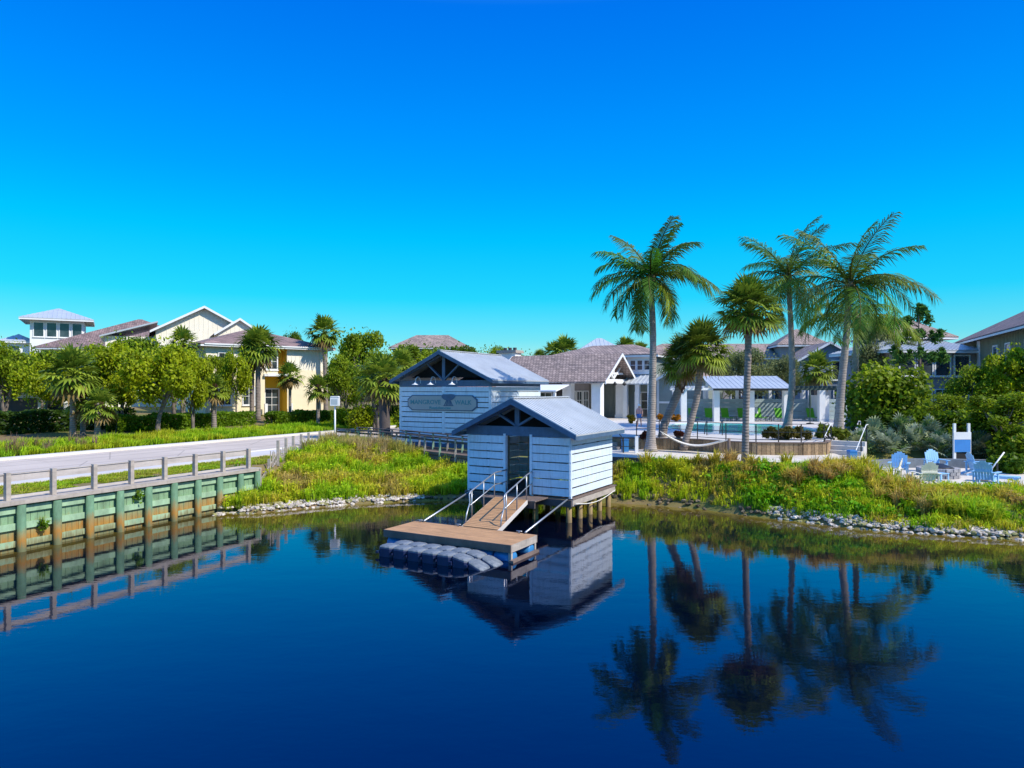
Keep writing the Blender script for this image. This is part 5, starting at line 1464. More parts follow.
d = 51.0; b = (ax(849, d), d, 2.5)
coconut('coconut_palm', 'shorter coconut palm half hidden behind the largest one, with yellow hanging fronds', b, [b, hz_(854, 390, d), hz_(856, 350, d), hz_(856, 325, d)], .28, hz_(856, 320, d), 4.7,
        ((175, 25, 1.0, 85, 0), (5, 15, 1.1, 75, .9), (-12, 22, .95, 90, .8), (150, 30, .9, 90, 0), (200, 5, .8, 60, .2), (60, 50, .9, 80, 0), (120, 55, .9, 80, 0), (250, 15, .8, 80, .7), (300, 12, .9, 85, .6), (330, 0, .8, 80, .9), (20, 50, .9, 90, .1)), GP, 24)
SG = 'fan palms beside the pool'
d = 34.9; b = (ax(745, d), d, 1.85)
sabal('fan_palm', 'straight fan palm on the white sand in front of the retaining wall', b, [b, hz_(746, 410, d), hz_(748, 360, d), hz_(748.5, 318, d)], .17, 1.85, 60, 31, SG, True, bootlen=.8, low=-40, nb=17)
d = 43.5; b = (ax(662, d), d, 2.4)
sabal('fan_palm', 'leaning fan palm beside the tallest coconut, trunk ragged with old leaf stubs', b, [b, hz_(664, 425, d), hz_(674, 402, d), hz_(680.5, 386, d), hz_(682.5, 368, d)], .25, 1.75, 60, 32, SG, True, bootlen=1.5, low=-45, nb=17, c0=(.04, .07, .012))
d = 41.5; b = (ax(683, d), d, 1.85)
sabal('fan_palm', 'leaning fan palm beyond the hammock with a dense dark crown', b, [b, hz_(690, 425, d), hz_(696.5, 400, d), hz_(700, 374, d), hz_(701.5, 356, d)], .19, 1.9, 64, 33, SG, True, bootlen=.9, low=-45, nb=17, c0=(.035, .065, .012))
d = 71.0; b = (ax(817, d), d, 2.6)
sabal('fan_palm', 'fan palm behind the dark pergola, between two coconut trunks', b, [b, hz_(817, 400, d), hz_(817, 374, d)], .28, 2.1, 44, 34, SG, True)

# background and roadside cabbage palms
BG = 'fan palms along the road and among the houses'
def far_sabal(px, by, ty, d, Rc, lab, seed, rad=.22, n=40, lean=0, nb=11, **kw):
    x = ax(px, d); z = gz(x, d) if by is None else az(by, d); b = (x, d, z - .1)
    return sabal('cabbage_palm', lab, b, [b, hz_(px + lean * .4, (ty + HY + 15) / 2, d), hz_(px + lean, ty + Rc * .75 * F / d, d)], rad, Rc, n, seed, BG, True, nb=nb, bootlen=.9, **kw)
def gd(px, py):
    return gp(px, py)[1]
far_sabal(326, None, 321, gd(327, 416), 2.3, 'tallest slim cabbage palm at the right corner of the yellow house', 41, .27, 46, -2)
far_sabal(258, None, 333, 72, 2.4, 'full cabbage palm left of the ochre entry', 42, .26, 50)
far_sabal(252, None, 343, 73.5, 2.2, 'cabbage palm with its crown merged behind the full one left of the ochre entry', 43, .24, 40)
far_sabal(290, None, 368, gd(290, 425), 1.55, 'small cabbage palm in front of the ochre entry', 44, .15, 36)
far_sabal(318, None, 381, 66, 1.5, 'short cabbage palm in front of the cream wall near the house corner', 45, .17, 34)
far_sabal(183, None, 334, 74, 1.9, 'cabbage palm whose dark crown shows over the trees before the gabled house', 46, .24, 40)
far_sabal(214, None, 380, 60, 1.5, 'cabbage palm with a thick trunk between the two lime green trees', 47, .2, 34)
far_sabal(73, None, 357, 49, 2.1, 'tallest cabbage palm of the roadside clump at the left', 48, .19, 46)
far_sabal(83, None, 390, 50, 1.5, 'lower cabbage palm in the middle of the roadside clump', 49, .17, 36)
far_sabal(97, None, 396, 48.5, 1.4, 'lowest cabbage palm at the right of the roadside clump', 50, .18, 34, 3)
far_sabal(385, None, 364, 53, 2.1, 'cabbage palm with a very thick dark trunk beside the signed shed', 51, .40, 46, -3, trunk_mat=M['darkwood'])
far_sabal(402, None, 356, 66, 2.0, 'cabbage palm behind the left end of the signed shed roof', 52, .22, 40)
far_sabal(565, None, 342, 92, 2.6, 'bushy cabbage palm rising over the clubhouse ridge', 53, .26, 46)
far_sabal(553, None, 346, 96, 2.0, 'smaller cabbage palm left of the bushy one over the clubhouse ridge', 54, .24, 36)
far_sabal(540, None, 353, 100, 1.5, 'smallest cabbage palm crown over the clubhouse, near the chimney', 55, .22, 30)
far_sabal(626, None, 342, 100, 2.3, 'cabbage palm crown behind the triple dormer of the clubhouse', 56, .26, 40)
far_sabal(640, None, 345, 103, 1.9, 'cabbage palm crown right behind the tall coconut trunk, over the dormer roof', 57, .24, 34)
# feathery clump by the hut
def areca(name, label, x, y, z, hgt, n, spread_, seed, colr, y_=0.3):
    random.seed(seed); t = thing(name, label, 'plant', (x, y, z)); g = MB()
    for i in range(n):
        a = random.uniform(0, 2 * PI); r = random.uniform(0, .4)
        coco_frond(g, (r * math.cos(a), r * math.sin(a), 0), a, R(random.uniform(55, 86)), hgt * random.uniform(.8, 1.15), R(random.uniform(50, 95) * spread_), colr, 22, 0, y_ * random.random())
    g.build('fronds', M['palm'], t); return t
areca('areca_palm', 'yellow green feathery palm clump behind the boat hut roof', ax(556, 52), 52, 1.9, 3.7, 26, 1.0, 61, (.09, .13, .015))

# ------------------------------------------------------------------ broadleaf trees
DK = ((.05, .11, .006), (.19, .30, .012)); LM = ((.17, .24, .006), (.46, .52, .012)); MD = ((.10, .17, .008), (.32, .41, .014)); OL = ((.12, .15, .05), (.30, .34, .13))
protos = {
 'lime': [broadleaf(101, 'lime', 6.0, 2.9, 1.3, *LM, nleaf=5200, leaf=.27, nclump=20, stems=2, loose=.08), broadleaf(102, 'lime2', 6.0, 2.9, 1.5, *LM, nleaf=4600, leaf=.27, nclump=17, stems=1, loose=.1)],
 'mid': [broadleaf(103, 'mid', 7.0, 3.0, 1.8, *MD, nleaf=5000, leaf=.25, nclump=20, stems=2, loose=.08), broadleaf(104, 'mid2', 7.0, 2.8, 2.0, *MD, nleaf=4200, leaf=.25, nclump=16, stems=3, loose=.1)],
 'dark': [broadleaf(105, 'dark', 7.0, 3.2, 1.6, *DK, nleaf=5200, leaf=.26, nclump=20, loose=.06)],
 'olive': [broadleaf(106, 'olive', 7.0, 3.4, 1.5, *OL, nleaf=5000, leaf=.22, nclump=20, loose=.1)],
}
TG = 'broadleaf trees along the road and between the houses'
def tree(kind, k, px, ty, d, wpx, lab, by=None, name='broadleaf_tree', rot=None):
    tk, cr = protos[kind][k]; x = ax(px, d); z = gz(x, d) if by is None else az(by, d)
    Hh = az(ty, d) - z; base_h = {'lime': 6.0, 'mid': 7.0, 'dark': 7.0, 'olive': 7.0}[kind]
    br = {('lime', 0): 2.9, ('lime', 1): 2.9, ('mid', 0): 3.0, ('mid', 1): 2.8, ('dark', 0): 3.2, ('olive', 0): 3.4}[(kind, k)]
    s = (wpx / 2 * d / F) / br
    t = thing(name, lab, 'tree', (x, d, z - .05), rot if rot is not None else random.uniform(0, 6.28), TG)
    t.scale = (s, s, Hh / base_h * 1.02)
    for n, m in (('trunk', tk), ('crown', cr)):
        o = bpy.data.objects.new(n, m); COL.objects.link(o); o.parent = t
    return t
random.seed(5)
tree('mid', 0, 8, 338, 58, 66, 'mid green tree cut by the left edge of the picture')
tree('dark', 0, 42, 345, 62, 60, 'dark tree behind the left roadside palms')
tree('lime', 1, 45, 352, 54, 62, 'lime green tree left of the roadside palm clump')
tree('lime', 0, 118, 338, 57, 76, 'lime green tree right of the roadside palm clump')
tree('dark', 0, 128, 332, 70, 70, 'tall dark tree under the brown hip roof')
tree('lime', 1, 158, 337, 53, 80, 'broad lime green tree in the middle of the left row')
tree('lime', 0, 192, 345, 56, 44, 'lime green tree at the right end of the left row')
tree('lime', 1, 236, 346, 66, 34, 'slender lime green tree before the cream wall, left of the palms', rot=1.0)
tree('mid', 0, 22, 348, 66, 60, 'mid green tree behind the first tree at the left edge')
tree('mid', 1, 96, 341, 64, 62, 'mid green tree behind the roadside palm clump')
tree('mid', 0, 176, 343, 66, 60, 'mid green tree behind the broad lime green tree')
tree('mid', 1, 214, 352, 70, 46, 'mid green tree before the left end of the yellow house')
tree('mid', 1, 359, 326, 74, 66, 'large mid green tree right of the yellow house')
tree('mid', 0, 346, 352, 68, 48, 'mid green tree at the right corner of the yellow house')
tree('mid', 0, 376, 346, 62, 56, 'mid green many stemmed tree left of the signed shed')
tree('mid', 1, 415, 340, 78, 60, 'mid green tree behind the signed shed ridge')
tree('dark', 0, 452, 342, 98, 62, 'dark tree in the distance over the signed shed')
tree('mid', 0, 490, 344, 104, 60, 'mid green tree in the distance over the signed shed roof')
tree('dark', 0, 522, 350, 108, 50, 'dark tree in the distance behind the clubhouse chimney')
tree('mid', 0, 600, 350, 112, 70, 'green tree in the distance over the clubhouse')
tree('dark', 0, 292, 327, 112, 26, 'thin tree top far behind the yellow house roof')
tree('olive', 0, 748, 344, 76, 66, 'silvery olive tree behind the middle of the cabana')
tree('olive', 0, 712, 358, 74, 54, 'silvery olive tree behind the left part of the cabana')
tree('olive', 0, 785, 352, 78, 46, 'silvery olive tree behind the right end of the cabana roof')
tree('dark', 0, 660, 368, 82, 50, 'dark tree behind the grey wing of the clubhouse')
tree('olive', 0, 880, 309, 74, 62, 'loose feathery olive tree behind the yellow palm fronds')
tree('mid', 0, 972, 362, 51, 58, 'bright green tree in front of the left end of the olive house wall')
tree('lime', 0, 1018, 344, 50, 62, 'bright green tree at the right edge before the olive house')
tree('mid', 1, 1004, 388, 42, 80, 'low bright green spreading tree beside the notice stand')
tree('mid', 0, 950, 392, 50, 56, 'green glossy tree behind the notice stand')
tree('dark', 0, 912, 386, 54, 60, 'dark tree between the sea grape and the porch house')
# pine
d = 62; x = ax(919, d); pz = gz(x, d)
pt = thing('pine_tree', 'young pine with tufted round boughs against the sky', 'tree', (x, d, pz)); random.seed(77)
top = az(309, d) - pz
g = MB(); g.tube([(0, 0, 0), (.06, 0, top * .5), (-.05, 0, top * .97)], [.2, .14, .04], 8)
tips = []
for i in range(26):
    u = random.uniform(.45, .98); a = i * 2.4; L = (1.15 - u) * 3.1 * random.uniform(.6, 1.1) + .2
    q = Vector((math.cos(a) * L, math.sin(a) * L, top * u + L * .35)); g.tube([(0, 0, top * u), q], [.045, .015], 5); tips.append(q)
g.build('trunk', M['bark'], pt, True)
g = MB(); P = []; 
for q in tips + [Vector((0, 0, top))]:
    n = 190; D = rvec(n); D[:, 2] = np.abs(D[:, 2]) * .9 - .15
    blades(g, np.array(q)[None] + D * .06, np.full(n, .62), 1.0, .05, np.array([.07, .16, .03]) * rng.uniform(.6, 1.7, n)[:, None])
    leaf_quads(g, np.array(q)[None] + rvec(90) * rng.uniform(.1, .5, 90)[:, None], .16, np.array([.075, .17, .03]) * rng.uniform(.6, 1.6, 90)[:, None], aspect=3)
g.build('crown', M['blade'], pt)

# ------------------------------------------------------------------ bushes and hedges
def bush(name, lab, cat, px, by, ty, wpx, d, c0, c1, n, leaf, depth=None, nclump=14, aspect=1.5, up=.4, group=None, seed=0, z=None):
    r = random.Random(seed + int(px)); x = ax(px, d); z = (gz(x, d) if by is None else az(by, d)) if z is None else z
    Hh = az(ty, d) - z; W_ = wpx / 2 * d / F; D_ = depth or W_ * .7
    t = thing(name, lab, cat, (x, d, z), 0, group); cs = []; rs = []
    for i in range(nclump):
        rr = min(Hh * .5, W_) * r.uniform(.42, .7); a = r.uniform(0, 2 * PI); q = math.sqrt(r.random())
        cs.append((math.cos(a) * q * max(.05, W_ - rr), math.sin(a) * q * max(.05, D_ - rr * .7), r.uniform(.3, 1) * max(.1, (Hh - rr)) if Hh > rr else Hh * .5)); rs.append(rr)
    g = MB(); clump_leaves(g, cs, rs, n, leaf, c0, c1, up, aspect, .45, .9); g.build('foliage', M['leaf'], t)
    g = MB()
    for i in range(5):
        c = cs[i % len(cs)]; g.tube([(c[0] * .2, c[1] * .2, -.1), (c[0] * .6, c[1] * .6, c[2] * .5), c], [.05, .04, .015], 5)
    g.build('stems', M['bark'], t, True)
    return t
bush('sea_grape', 'large round leaved sea grape thicket right of the coconut trunks', 'bush', 884, None, 352, 96, 48.5, (.08, .15, .008), (.32, .42, .02), 5600, .30, 3.0, 24, 1.1)
bush('croton_bush', 'reddish green planter hedge beside the pool, right of the fan palm trunk', 'bush', 787, None, 425, 54, 41.5, (.05, .055, .012), (.19, .16, .03), 2600, .13, .8, 16, 2.0, z=2.5)
bush('grass_planter', 'yellow green spiky planting round the base of the right coconut palms', 'bush', 832, None, 424, 36, 42.5, (.09, .13, .01), (.20, .24, .02), 1500, .12, .8, 12, 3.5, z=2.5)
bush('croton_bush', 'small dark red plant left of the leaning fan palm', 'bush', 645, None, 429, 16, 42.0, (.06, .015, .012), (.13, .05, .03), 420, .14, .5, 6, z=2.45)
bush('croton_bush', 'small dark red plant right of the leaning fan palm', 'bush', 679, None, 429, 14, 43.0, (.06, .015, .012), (.14, .05, .03), 420, .14, .5, 6, z=2.5)
bush('flower_bush', 'low yellow flowering plant beside the clubhouse column', 'bush', 632, None, 414, 11, 61.0, (.14, .12, .01), (.40, .26, .01), 360, .16, .5, 6, z=2.5)
bush('flower_bush', 'orange flowering plant left of the leaning palm trunk', 'bush', 660, None, 413.5, 9, 64.5, (.28, .12, .01), (.52, .22, .01), 300, .16, .5, 6, z=2.5)
bush('flower_bush', 'orange flowering plant right of the leaning palm trunk', 'bush', 676, None, 413, 10, 64.0, (.28, .12, .01), (.52, .22, .01), 320, .16, .5, 6, z=2.5)
# silver palmettos
PG = 'silver palmettos behind the patio'
random.seed(9)
for i, (px, d, ty, lab) in enumerate(((858, 43.0, 424, 'silver palmetto nearest the patio steps'), (873, 44.5, 413, 'silver palmetto under the sea grape, left of centre'), (889, 42.8, 421, 'silver palmetto in the front row, above the left blue chair'),
        (902, 45.0, 410, 'tall silver palmetto in the back row, right of the sea grape'), (914, 43.2, 419, 'silver palmetto in the front row, above the chair behind the fire pit'), (930, 44.8, 413, 'silver palmetto in the back row, left of the notice stand'),
        (940, 42.6, 424, 'silver palmetto just left of the notice stand'), (979, 42.5, 426, 'silver palmetto just right of the notice stand'), (1000, 41.8, 436, 'darker palmetto at the right end, behind the leaning rail'))):
    x = ax(px, d); z = gz(x, d); t = thing('palmetto', lab, 'bush', (x, d, z), 0, PG); g = MB(); hgt = az(ty, d) - z; k = .6 if i > 6 else 1
    for j in range(46):
        a = j * 2.4; el = R(random.uniform(8, 88)); L = hgt * random.uniform(.45, .95) * (.65 + .35 * math.sin(el))
        dv = Vector((math.cos(a) * math.cos(el), math.sin(a) * math.cos(el), math.sin(el))); hub = dv * L * .72
        col = [c * k for c in random.choice(((.22, .28, .18), (.30, .36, .26), (.16, .24, .07), (.32, .36, .18)))]
        g.tube([(0, 0, 0), hub], [.02, .012], 4, col); fan_leaf(g, hub, dv, .62, col, 11, .15)
    g.build('fronds', M['palm'], t)
for (px, d, ty, w, lab, c) in ((895, 46.5, 404, 60, 'dark undergrowth behind the palmettos, left', DK), (945, 46.0, 408, 60, 'dark undergrowth behind the notice stand', DK), (990, 43.5, 412, 70, 'dark undergrowth behind the low lounger', MD), (1020, 40.0, 430, 60, 'green undergrowth at the right edge of the patio', MD), (1016, 36.5, 452, 40, 'low green bush at the right end of the patio', DK)):
    bush('shrub', lab, 'bush', px, None, ty, w, d, *c, 2600, .2, 1.6, 16, group='undergrowth round the patio')
# hedges along the far side of the road
def hedge(name, lab, t0, t1, p, h, w, c0, c1, n, leaf=.14):
    a = wallpt(t0, p); b = wallpt(t1, p); L = math.hypot(b[0] - a[0], b[1] - a[1]); t = thing(name, lab, 'hedge', (a[0], a[1], gz(*a)), math.atan2(b[1] - a[1], b[0] - a[0]), 'clipped hedges along the road')
    P = np.stack([rng.uniform(0, L, n), rng.uniform(-w / 2, w / 2, n), rng.uniform(0, h, n)], 1)
    k = rng.integers(0, 3, n); P[k == 0, 2] = h * rng.uniform(.88, 1.08, (k == 0).sum()); P[k == 1, 1] = w / 2 * rng.uniform(.85, 1.1, (k == 1).sum()); P[k == 2, 1] = -w / 2 * rng.uniform(.85, 1.1, (k == 2).sum())
    P[:, 2] += np.array([pn(x, 0, .6, 3.) for x in P[:, 0]]) * .25
    zz = np.array([gz(a[0] + (b[0] - a[0]) * x / L, a[1] + (b[1] - a[1]) * x / L) for x in P[:, 0]]) - gz(*a); P[:, 2] += zz
    col = np.array(c0) + (np.array(c1) - np.array(c0)) * rng.uniform(0, 1, n)[:, None]
    g = MB(); leaf_quads(g, P, leaf, col, .5); g.build('foliage', M['leaf'], t)
    g = MB()
    for i in range(int(L / 1.6)): g.tube([(i * 1.6 + .3, 0, zz.min() - .1), (i * 1.6 + .3 + random.uniform(-.1, .1), random.uniform(-.2, .2), h * .7 + zz.mean())], [.03, .015], 5)
    g.build('stems', M['bark'], t)
hedge('hedge', 'dark clipped hedge behind the roadside palm clump', 8, 26, 29, 1.5, 1.6, (.02, .05, .006), (.06, .12, .01), 9000, .2)
hedge('hedge', 'bright green clipped hedge under the lime green trees', 22, 36, 25.5, 1.15, 1.4, (.06, .14, .006), (.20, .32, .012), 9000, .18)
hedge('hedge', 'green clipped hedge in front of the ochre entry', 35.5, 47, 22.5, 1.2, 1.5, (.05, .12, .006), (.18, .29, .012), 8000, .18)
hedge('hedge', 'dark green clipped hedge at the right corner of the yellow house', 47.5, 60, 21.5, 1.5, 1.8, (.03, .08, .006), (.12, .21, .012), 8000, .18)
for (px, d, ty, w, lab) in ((362, 62, 402, 40, 'bright green shrub left of the thick dark trunk'), (345, 66, 404, 30, 'green shrub right of the white post box'), (410, 60, 398, 40, 'green shrub hidden beside the shed corner')):
    bush('shrub', lab, 'bush', px, None, ty, w, d, *LM, 1800, .2, 1.4, 12, group='shrubs beyond the road')
# woods closing the view between the houses
g = MB(); random.seed(3); cs = []; rs = []
for i in range(150):
    d = random.uniform(122, 150); px = random.uniform(-60, 1090); r_ = random.uniform(2.2, 3.6); cs.append((ax(px, d), d, random.uniform(3.5, 8.8))); rs.append(r_)
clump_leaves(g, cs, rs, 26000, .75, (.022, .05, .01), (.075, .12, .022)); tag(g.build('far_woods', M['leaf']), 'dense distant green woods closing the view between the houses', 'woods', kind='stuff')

# ------------------------------------------------------------------ bank vegetation, verge grass, shore stones
def scatter(n, xr, yr, ok):
    x = rng.uniform(*xr, n); y = rng.uniform(*yr, n); m = ok(x, y); x = x[m]; y = y[m]
    return x, y, height(x, y)
def tuft_field(name, lab, x, y, z, per, h0, h1, tilt, width, pal, leafy=0.0, leafs=.1, ns=.35, mat='blade'):
    """tufts of bent blades; height and colour drift with low-frequency noise, bare where it dips"""
    g = MB(); a = np.array([pn(i, j, ns, 2.3) for i, j in zip(x, y)]); b2 = np.array([pn(i, j, ns * 2.3, 7.1) for i, j in zip(x, y)])
    n = len(x); P = np.stack([x, y, z], 1); P = np.repeat(P, per, 0); P[:, :2] += rng.normal(0, .07, (n * per, 2)); P[:, 2] -= .04
    hh = np.repeat(h0 + (h1 - h0) * np.clip(.5 + b2 * .9, 0, 1), per) * rng.uniform(.55, 1.15, n * per)
    pal = np.array(pal); k = np.clip((a * .9 + .5) * (len(pal) - 1) + rng.normal(0, .45, n), 0, len(pal) - 1.001); i0 = k.astype(int); f = (k - i0)[:, None]
    c = pal[i0] * (1 - f) + pal[i0 + 1] * f; col = np.repeat(c, per, 0) * rng.uniform(.65, 1.35, n * per)[:, None]
    blades(g, P, hh, tilt, width, col)
    if leafy:
        m = rng.uniform(0, 1, n) < leafy; q = np.repeat(np.stack([x[m], y[m], z[m]], 1), 14, 0); q[:, :2] += rng.normal(0, .14, (len(q), 2)); q[:, 2] += rng.uniform(0, 1, len(q)) * np.repeat(h0 + (h1 - h0) * np.clip(.5 + b2[m] * .9, 0, 1), 14) * .8
        cl = np.repeat(c[m], 14, 0) * rng.uniform(.6, 1.3, len(q))[:, None] * np.array([1.0, 1.03, .7]); leaf_quads(g, q, leafs, cl, .6)
    return tag(g.build(name, M[mat]), lab, 'grass', kind='stuff')
YG = [(.46, .33, .10), (.52, .45, .04), (.46, .54, .015), (.27, .46, .010), (.16, .36, .010)]
def left_ok(x, y):
    t = y - shore_y(x); xl = np.interp(y, [31, 33.4, 43, 46], [-13, -12.0, -12.4, -12]); top = np.interp(x, [-11.6, -8, -2.2, 1], [46.0, 43.4, 38.4, 36.8])
    return (t > .45) & (x > np.where(y < 34, -13.2, xl)) & (y < top) & (x < 1.5) & ((perp(x, y) < -.35) | (y > 33.6))
x, y, z = scatter(5200, (-13.5, 1.5), (30, 47), left_ok)
tuft_field('bank_grass', 'bright yellow green grass and creepers covering the left bank', x, y, z, 13, .30, 1.0, .8, .045, [(.44, .33, .10)] + YG[1:4] + [(.26, .38, .008)], .45, .09, .45)
# taller straw-coloured grass at the top of the left bank
x, y, z = scatter(260, (-12.2, -5.5), (40.5, 45.5), lambda x, y: left_ok(x, y) & (np.array([pn(i, j, .5, 5.) for i, j in zip(x, y)]) > -.05))
tuft_field('tall_grass', 'tall straw coloured grass clumps at the top of the left bank', x, y, z, 40, .8, 1.35, .7, .035, [(.44, .33, .15), (.38, .32, .08), (.32, .34, .04)])
def right_ok(x, y):
    t = y - shore_y(x); top = np.interp(x, [2, 4.8, 8, 11.6, 15.2, 17.3, 18.5, 20, 22, 25, 28, 34], [37, 37.0, 35.6, 34.3, 33.6, 33.4, 31.8, 30.9, 30.3, 30.5, 32, 34])
    return (t > .22) & (y < top - .25) & (x > 2.3)
x, y, z = scatter(12000, (2.2, 32), (22, 38), right_ok); bare = np.array([pn(i, j, .55, 9.) for i, j in zip(x, y)]); m = (bare > -.42) | (x < 9)
x, y, z = x[m], y[m], z[m]
tuft_field('bank_grass', 'yellow green tufted grass with bare patches on the right bank', x, y, z, 13, .20, .70, .8, .042, YG, .22, .09, .55)
x, y, z = scatter(1000, (8, 20), (26, 34), lambda x, y: right_ok(x, y) & (((x - 13.2) / 4.2) ** 2 + ((y - shore_y(x) - 1.9) / 1.25) ** 2 < 1 + .5 * np.array([pn(i, j, .8, 4.) for i, j in zip(x, y)])))
tuft_field('creeper', 'bright green leafy creepers low on the middle of the right bank', x, y, z, 5, .3, .6, .9, .05, [(.12, .31, .008), (.18, .40, .010), (.10, .26, .008)], 1.0, .13)
x, y, z = scatter(300, (16, 30), (25, 33), lambda x, y: right_ok(x, y) & (y - shore_y(x) > .9) & (y - shore_y(x) < 3.4) & (np.array([pn(i, j, .5, 1.) for i, j in zip(x, y)]) > -.15))
tuft_field('tall_grass', 'tall yellow green reedy grass in front of the fire pit patio', x, y, z, 90, .7, 1.25, 1.0, .055, [(.46, .33, .12), (.48, .44, .04), (.40, .52, .018), (.30, .47, .014)])
x, y, z = scatter(330, (4, 18), (28, 37.5), lambda x, y: right_ok(x, y) & (y - shore_y(x) > 1.6) & (np.array([pn(i, j, .6, 3.) for i, j in zip(x, y)]) > .05))
tuft_field('tall_grass', 'tall golden grass clumps below the white sand terrace', x, y, z, 90, .65, 1.15, 1.0, .055, [(.50, .34, .10), (.52, .43, .04), (.46, .48, .02)])
# lawn strip between seawall and sidewalk
def strip_pts(n, t0, t1, p0, p1):
    t = rng.uniform(t0, t1, n); p = rng.uniform(p0, p1, n); ux, uy = WS / WL, 1 / WL; x = WX + ux * t - uy * p; y = WY + uy * t + ux * p; return x, y, height(x, y)
x, y, z = strip_pts(9000, -6, 16, .9, 3.9); m = (np.array([pn(i, j, .5, 6.) for i, j in zip(x, y)]) > .0) | (perp(x, y) > 2.4); m &= ~((x > -12.6) & (y > 33))
tuft_field('lawn_strip', 'thin patchy grass between the seawall and the sidewalk', x[m], y[m], z[m], 8, .08, .22, .9, .04, [(.36, .30, .08), (.34, .38, .02), (.26, .42, .012)])
x, y, z = strip_pts(5200, 0, 62, 15.5, 20.5)
tuft_field('verge_grass', 'bright yellow green ornamental grass along the far side of the road', x, y, z, 16, .42, .85, .8, .055, [(.38, .38, .02), (.36, .46, .012), (.28, .44, .010), (.22, .40, .012)])
x, y, z = strip_pts(34, 2, 15, 16, 19)
tuft_field('plume_grass', 'pinkish plumed grass among the verge at the left edge', x, y, z, 40, .9, 1.35, .6, .04, [(.34, .20, .16), (.26, .18, .10), (.2, .17, .04)])
# weeds rooted in the seawall
for (t, zz, lab) in ((5.0, 1.25, 'leafy weed growing out of the seawall planks near a rusty pile'), (1.35, .75, 'small weed growing low on the seawall near the left edge')):
    wx_, wy_ = wallpt(t, -.10); w_ = thing('weed', lab, 'plant', (wx_, wy_, zz)); g = MB()
    P_ = rng.normal(0, .09, (70, 3)) * np.array([1.3, .6, 1]) ; leaf_quads(g, P_, .09, np.array([.16, .30, .015]) * rng.uniform(.6, 1.3, 70)[:, None])
    blades(g, rng.normal(0, .03, (26, 3)), np.full(26, .34), 1.0, .025, np.array([.22, .32, .02]) * rng.uniform(.6, 1.3, 26)[:, None]); g.build('leaves', M['leaf'], w_)
# shore stones
def rocks(name, lab, pxr, n, wid, s0, s1, pal):
    g = MB(); bm = bmesh.new(); bmesh.ops.create_icosphere(bm, subdivisions=2, radius=1); V0 = np.array([v.co[:] for v in bm.verts]); Fc = np.array([[v.index for v in f.verts] for f in bm.faces]); bm.free()
    for i in range(n):
        px = random.uniform(*pxr); X = np.interp(px, [p[0] for p in shore_px], SHX); tt = random.uniform(-.1, wid) ; Y = float(np.interp(X, SHX, SHY)) + tt
        s = random.uniform(s0, s1); Q = V0 * (1 + .0) ; o = random.uniform(0, 99)
        nn = np.array([mnoise.noise((v[0] * 1.3 + o, v[1] * 1.3, v[2] * 1.3)) for v in V0]); Q = V0 * (1 + .55 * nn[:, None]); Q = Q * np.array([random.uniform(.8, 1.4), random.uniform(.8, 1.2), random.uniform(.5, .8)]) * s
        a = random.uniform(0, 6.28); ca, sa = math.cos(a), math.sin(a); Q = np.stack([Q[:, 0] * ca - Q[:, 1] * sa, Q[:, 0] * sa + Q[:, 1] * ca, Q[:, 2]], 1)
        zz = max(gz(X, Y), -.03) + s * .25; c = np.array(random.choice(pal)) * random.uniform(.7, 1.2)
        g.add(Q + np.array([X, Y, zz]), Fc, c)
    return tag(g.build(name, M['rock']), lab, 'stones', kind='stuff')
PR = [(.64, .57, .48), (.52, .46, .40), (.70, .62, .52), (.42, .36, .30), (.36, .33, .12), (.28, .27, .10)]
rocks('shore_stones', 'pale rubble stones along the foot of the left bank', (207, 425), 620, .8, .05, .11, PR)
rocks('shore_stones', 'pale rubble stones along the foot of the right bank', (770, 1110), 800, .62, .05, .115, PR)
rocks('shore_stones', 'few dark brown stones along the shaded middle shore', (425, 770), 120, .5, .05, .12, [(.16, .12, .07), (.22, .17, .10), (.10, .08, .05)])

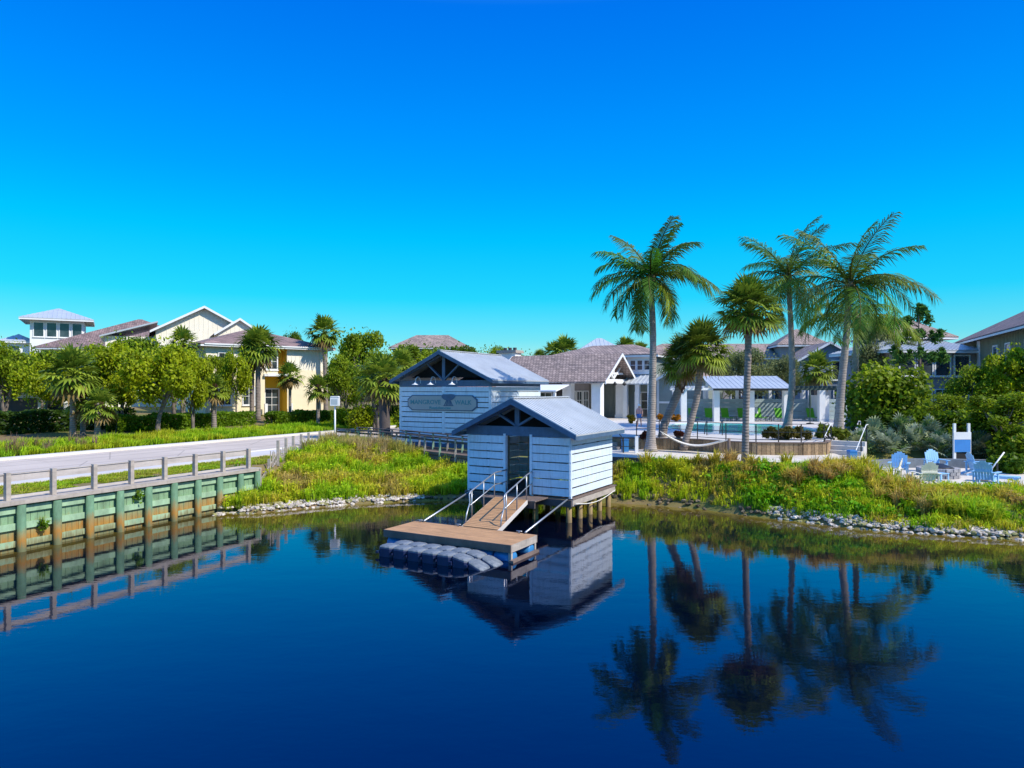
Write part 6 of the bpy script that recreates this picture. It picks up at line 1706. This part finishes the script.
# ------------------------------------------------------------------ sky, sun, camera
SUN_EL, SX, SY = R(44), .894, -.447
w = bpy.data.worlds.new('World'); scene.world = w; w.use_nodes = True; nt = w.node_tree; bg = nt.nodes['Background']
sky = node(nt, 'ShaderNodeTexSky', sky_type='NISHITA'); sky.sun_disc = False; sky.sun_elevation = SUN_EL; sky.sun_rotation = math.atan2(SX, SY); sky.altitude = 0; sky.air_density = 1.0; sky.dust_density = 0.3; sky.ozone_density = 3.0
tc = node(nt, 'ShaderNodeTexCoord'); sp = node(nt, 'ShaderNodeSeparateXYZ'); lnk(nt, tc.outputs['Generated'], sp.inputs[0])
tint = ramp(nt, [(0.0, (0.28, 0.3, 0.303)), (0.07, (0.087, 0.293, 0.327)), (0.126, (0.013, 0.317, 0.37)), (0.208, (0.0, 0.347, 0.447)), (0.286, (0.0, 0.303, 0.507)), (0.358, (0.0, 0.28, 0.567)), (0.48, (0.0, 0.237, 0.62)), (0.62, (0.3, 0.587, 1.0)), (1.0, (0.567, 0.767, 1.0))]); lnk(nt, sp.outputs[2], tint.inputs[0])  # upper stops brighten the unseen zenith as added fill
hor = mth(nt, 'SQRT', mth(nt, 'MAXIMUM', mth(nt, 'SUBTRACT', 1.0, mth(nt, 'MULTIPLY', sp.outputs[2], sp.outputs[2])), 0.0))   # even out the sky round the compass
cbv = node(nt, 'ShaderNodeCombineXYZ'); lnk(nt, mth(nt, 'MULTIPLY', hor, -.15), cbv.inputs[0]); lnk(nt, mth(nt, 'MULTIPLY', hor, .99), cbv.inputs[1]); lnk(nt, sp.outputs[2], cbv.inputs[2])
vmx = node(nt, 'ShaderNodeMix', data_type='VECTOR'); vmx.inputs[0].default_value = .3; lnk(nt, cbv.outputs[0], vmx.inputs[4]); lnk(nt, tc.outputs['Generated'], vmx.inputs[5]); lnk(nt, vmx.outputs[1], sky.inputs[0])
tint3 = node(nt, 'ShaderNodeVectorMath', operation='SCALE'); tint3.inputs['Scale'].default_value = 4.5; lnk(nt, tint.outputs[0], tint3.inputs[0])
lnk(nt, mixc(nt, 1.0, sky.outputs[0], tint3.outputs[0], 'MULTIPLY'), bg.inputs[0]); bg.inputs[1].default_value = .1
sl = bpy.data.lights.new('sun', 'SUN'); sl.energy = 5.6; sl.angle = R(.53); sl.color = (1.0, .93, .80); so = bpy.data.objects.new('sun', sl); COL.objects.link(so)
so.rotation_euler = Vector((SX * math.cos(SUN_EL), SY * math.cos(SUN_EL), math.sin(SUN_EL))).to_track_quat('Z', 'Y').to_euler()
cam = bpy.data.cameras.new('camera'); co = bpy.data.objects.new('camera', cam); COL.objects.link(co); scene.camera = co
co.location = (0, 0, H); co.rotation_euler = (R(90), 0, 0); cam.sensor_width = 36; cam.lens = F / 1024 * 36; cam.shift_y = (HY - 384) / 1024; cam.clip_end = 4000; cam.clip_start = .1
scene.view_settings.view_transform = 'Standard'; scene.view_settings.look = 'None'; scene.view_settings.exposure = 0
scene.cycles.max_bounces = 6; scene.cycles.transparent_max_bounces = 4
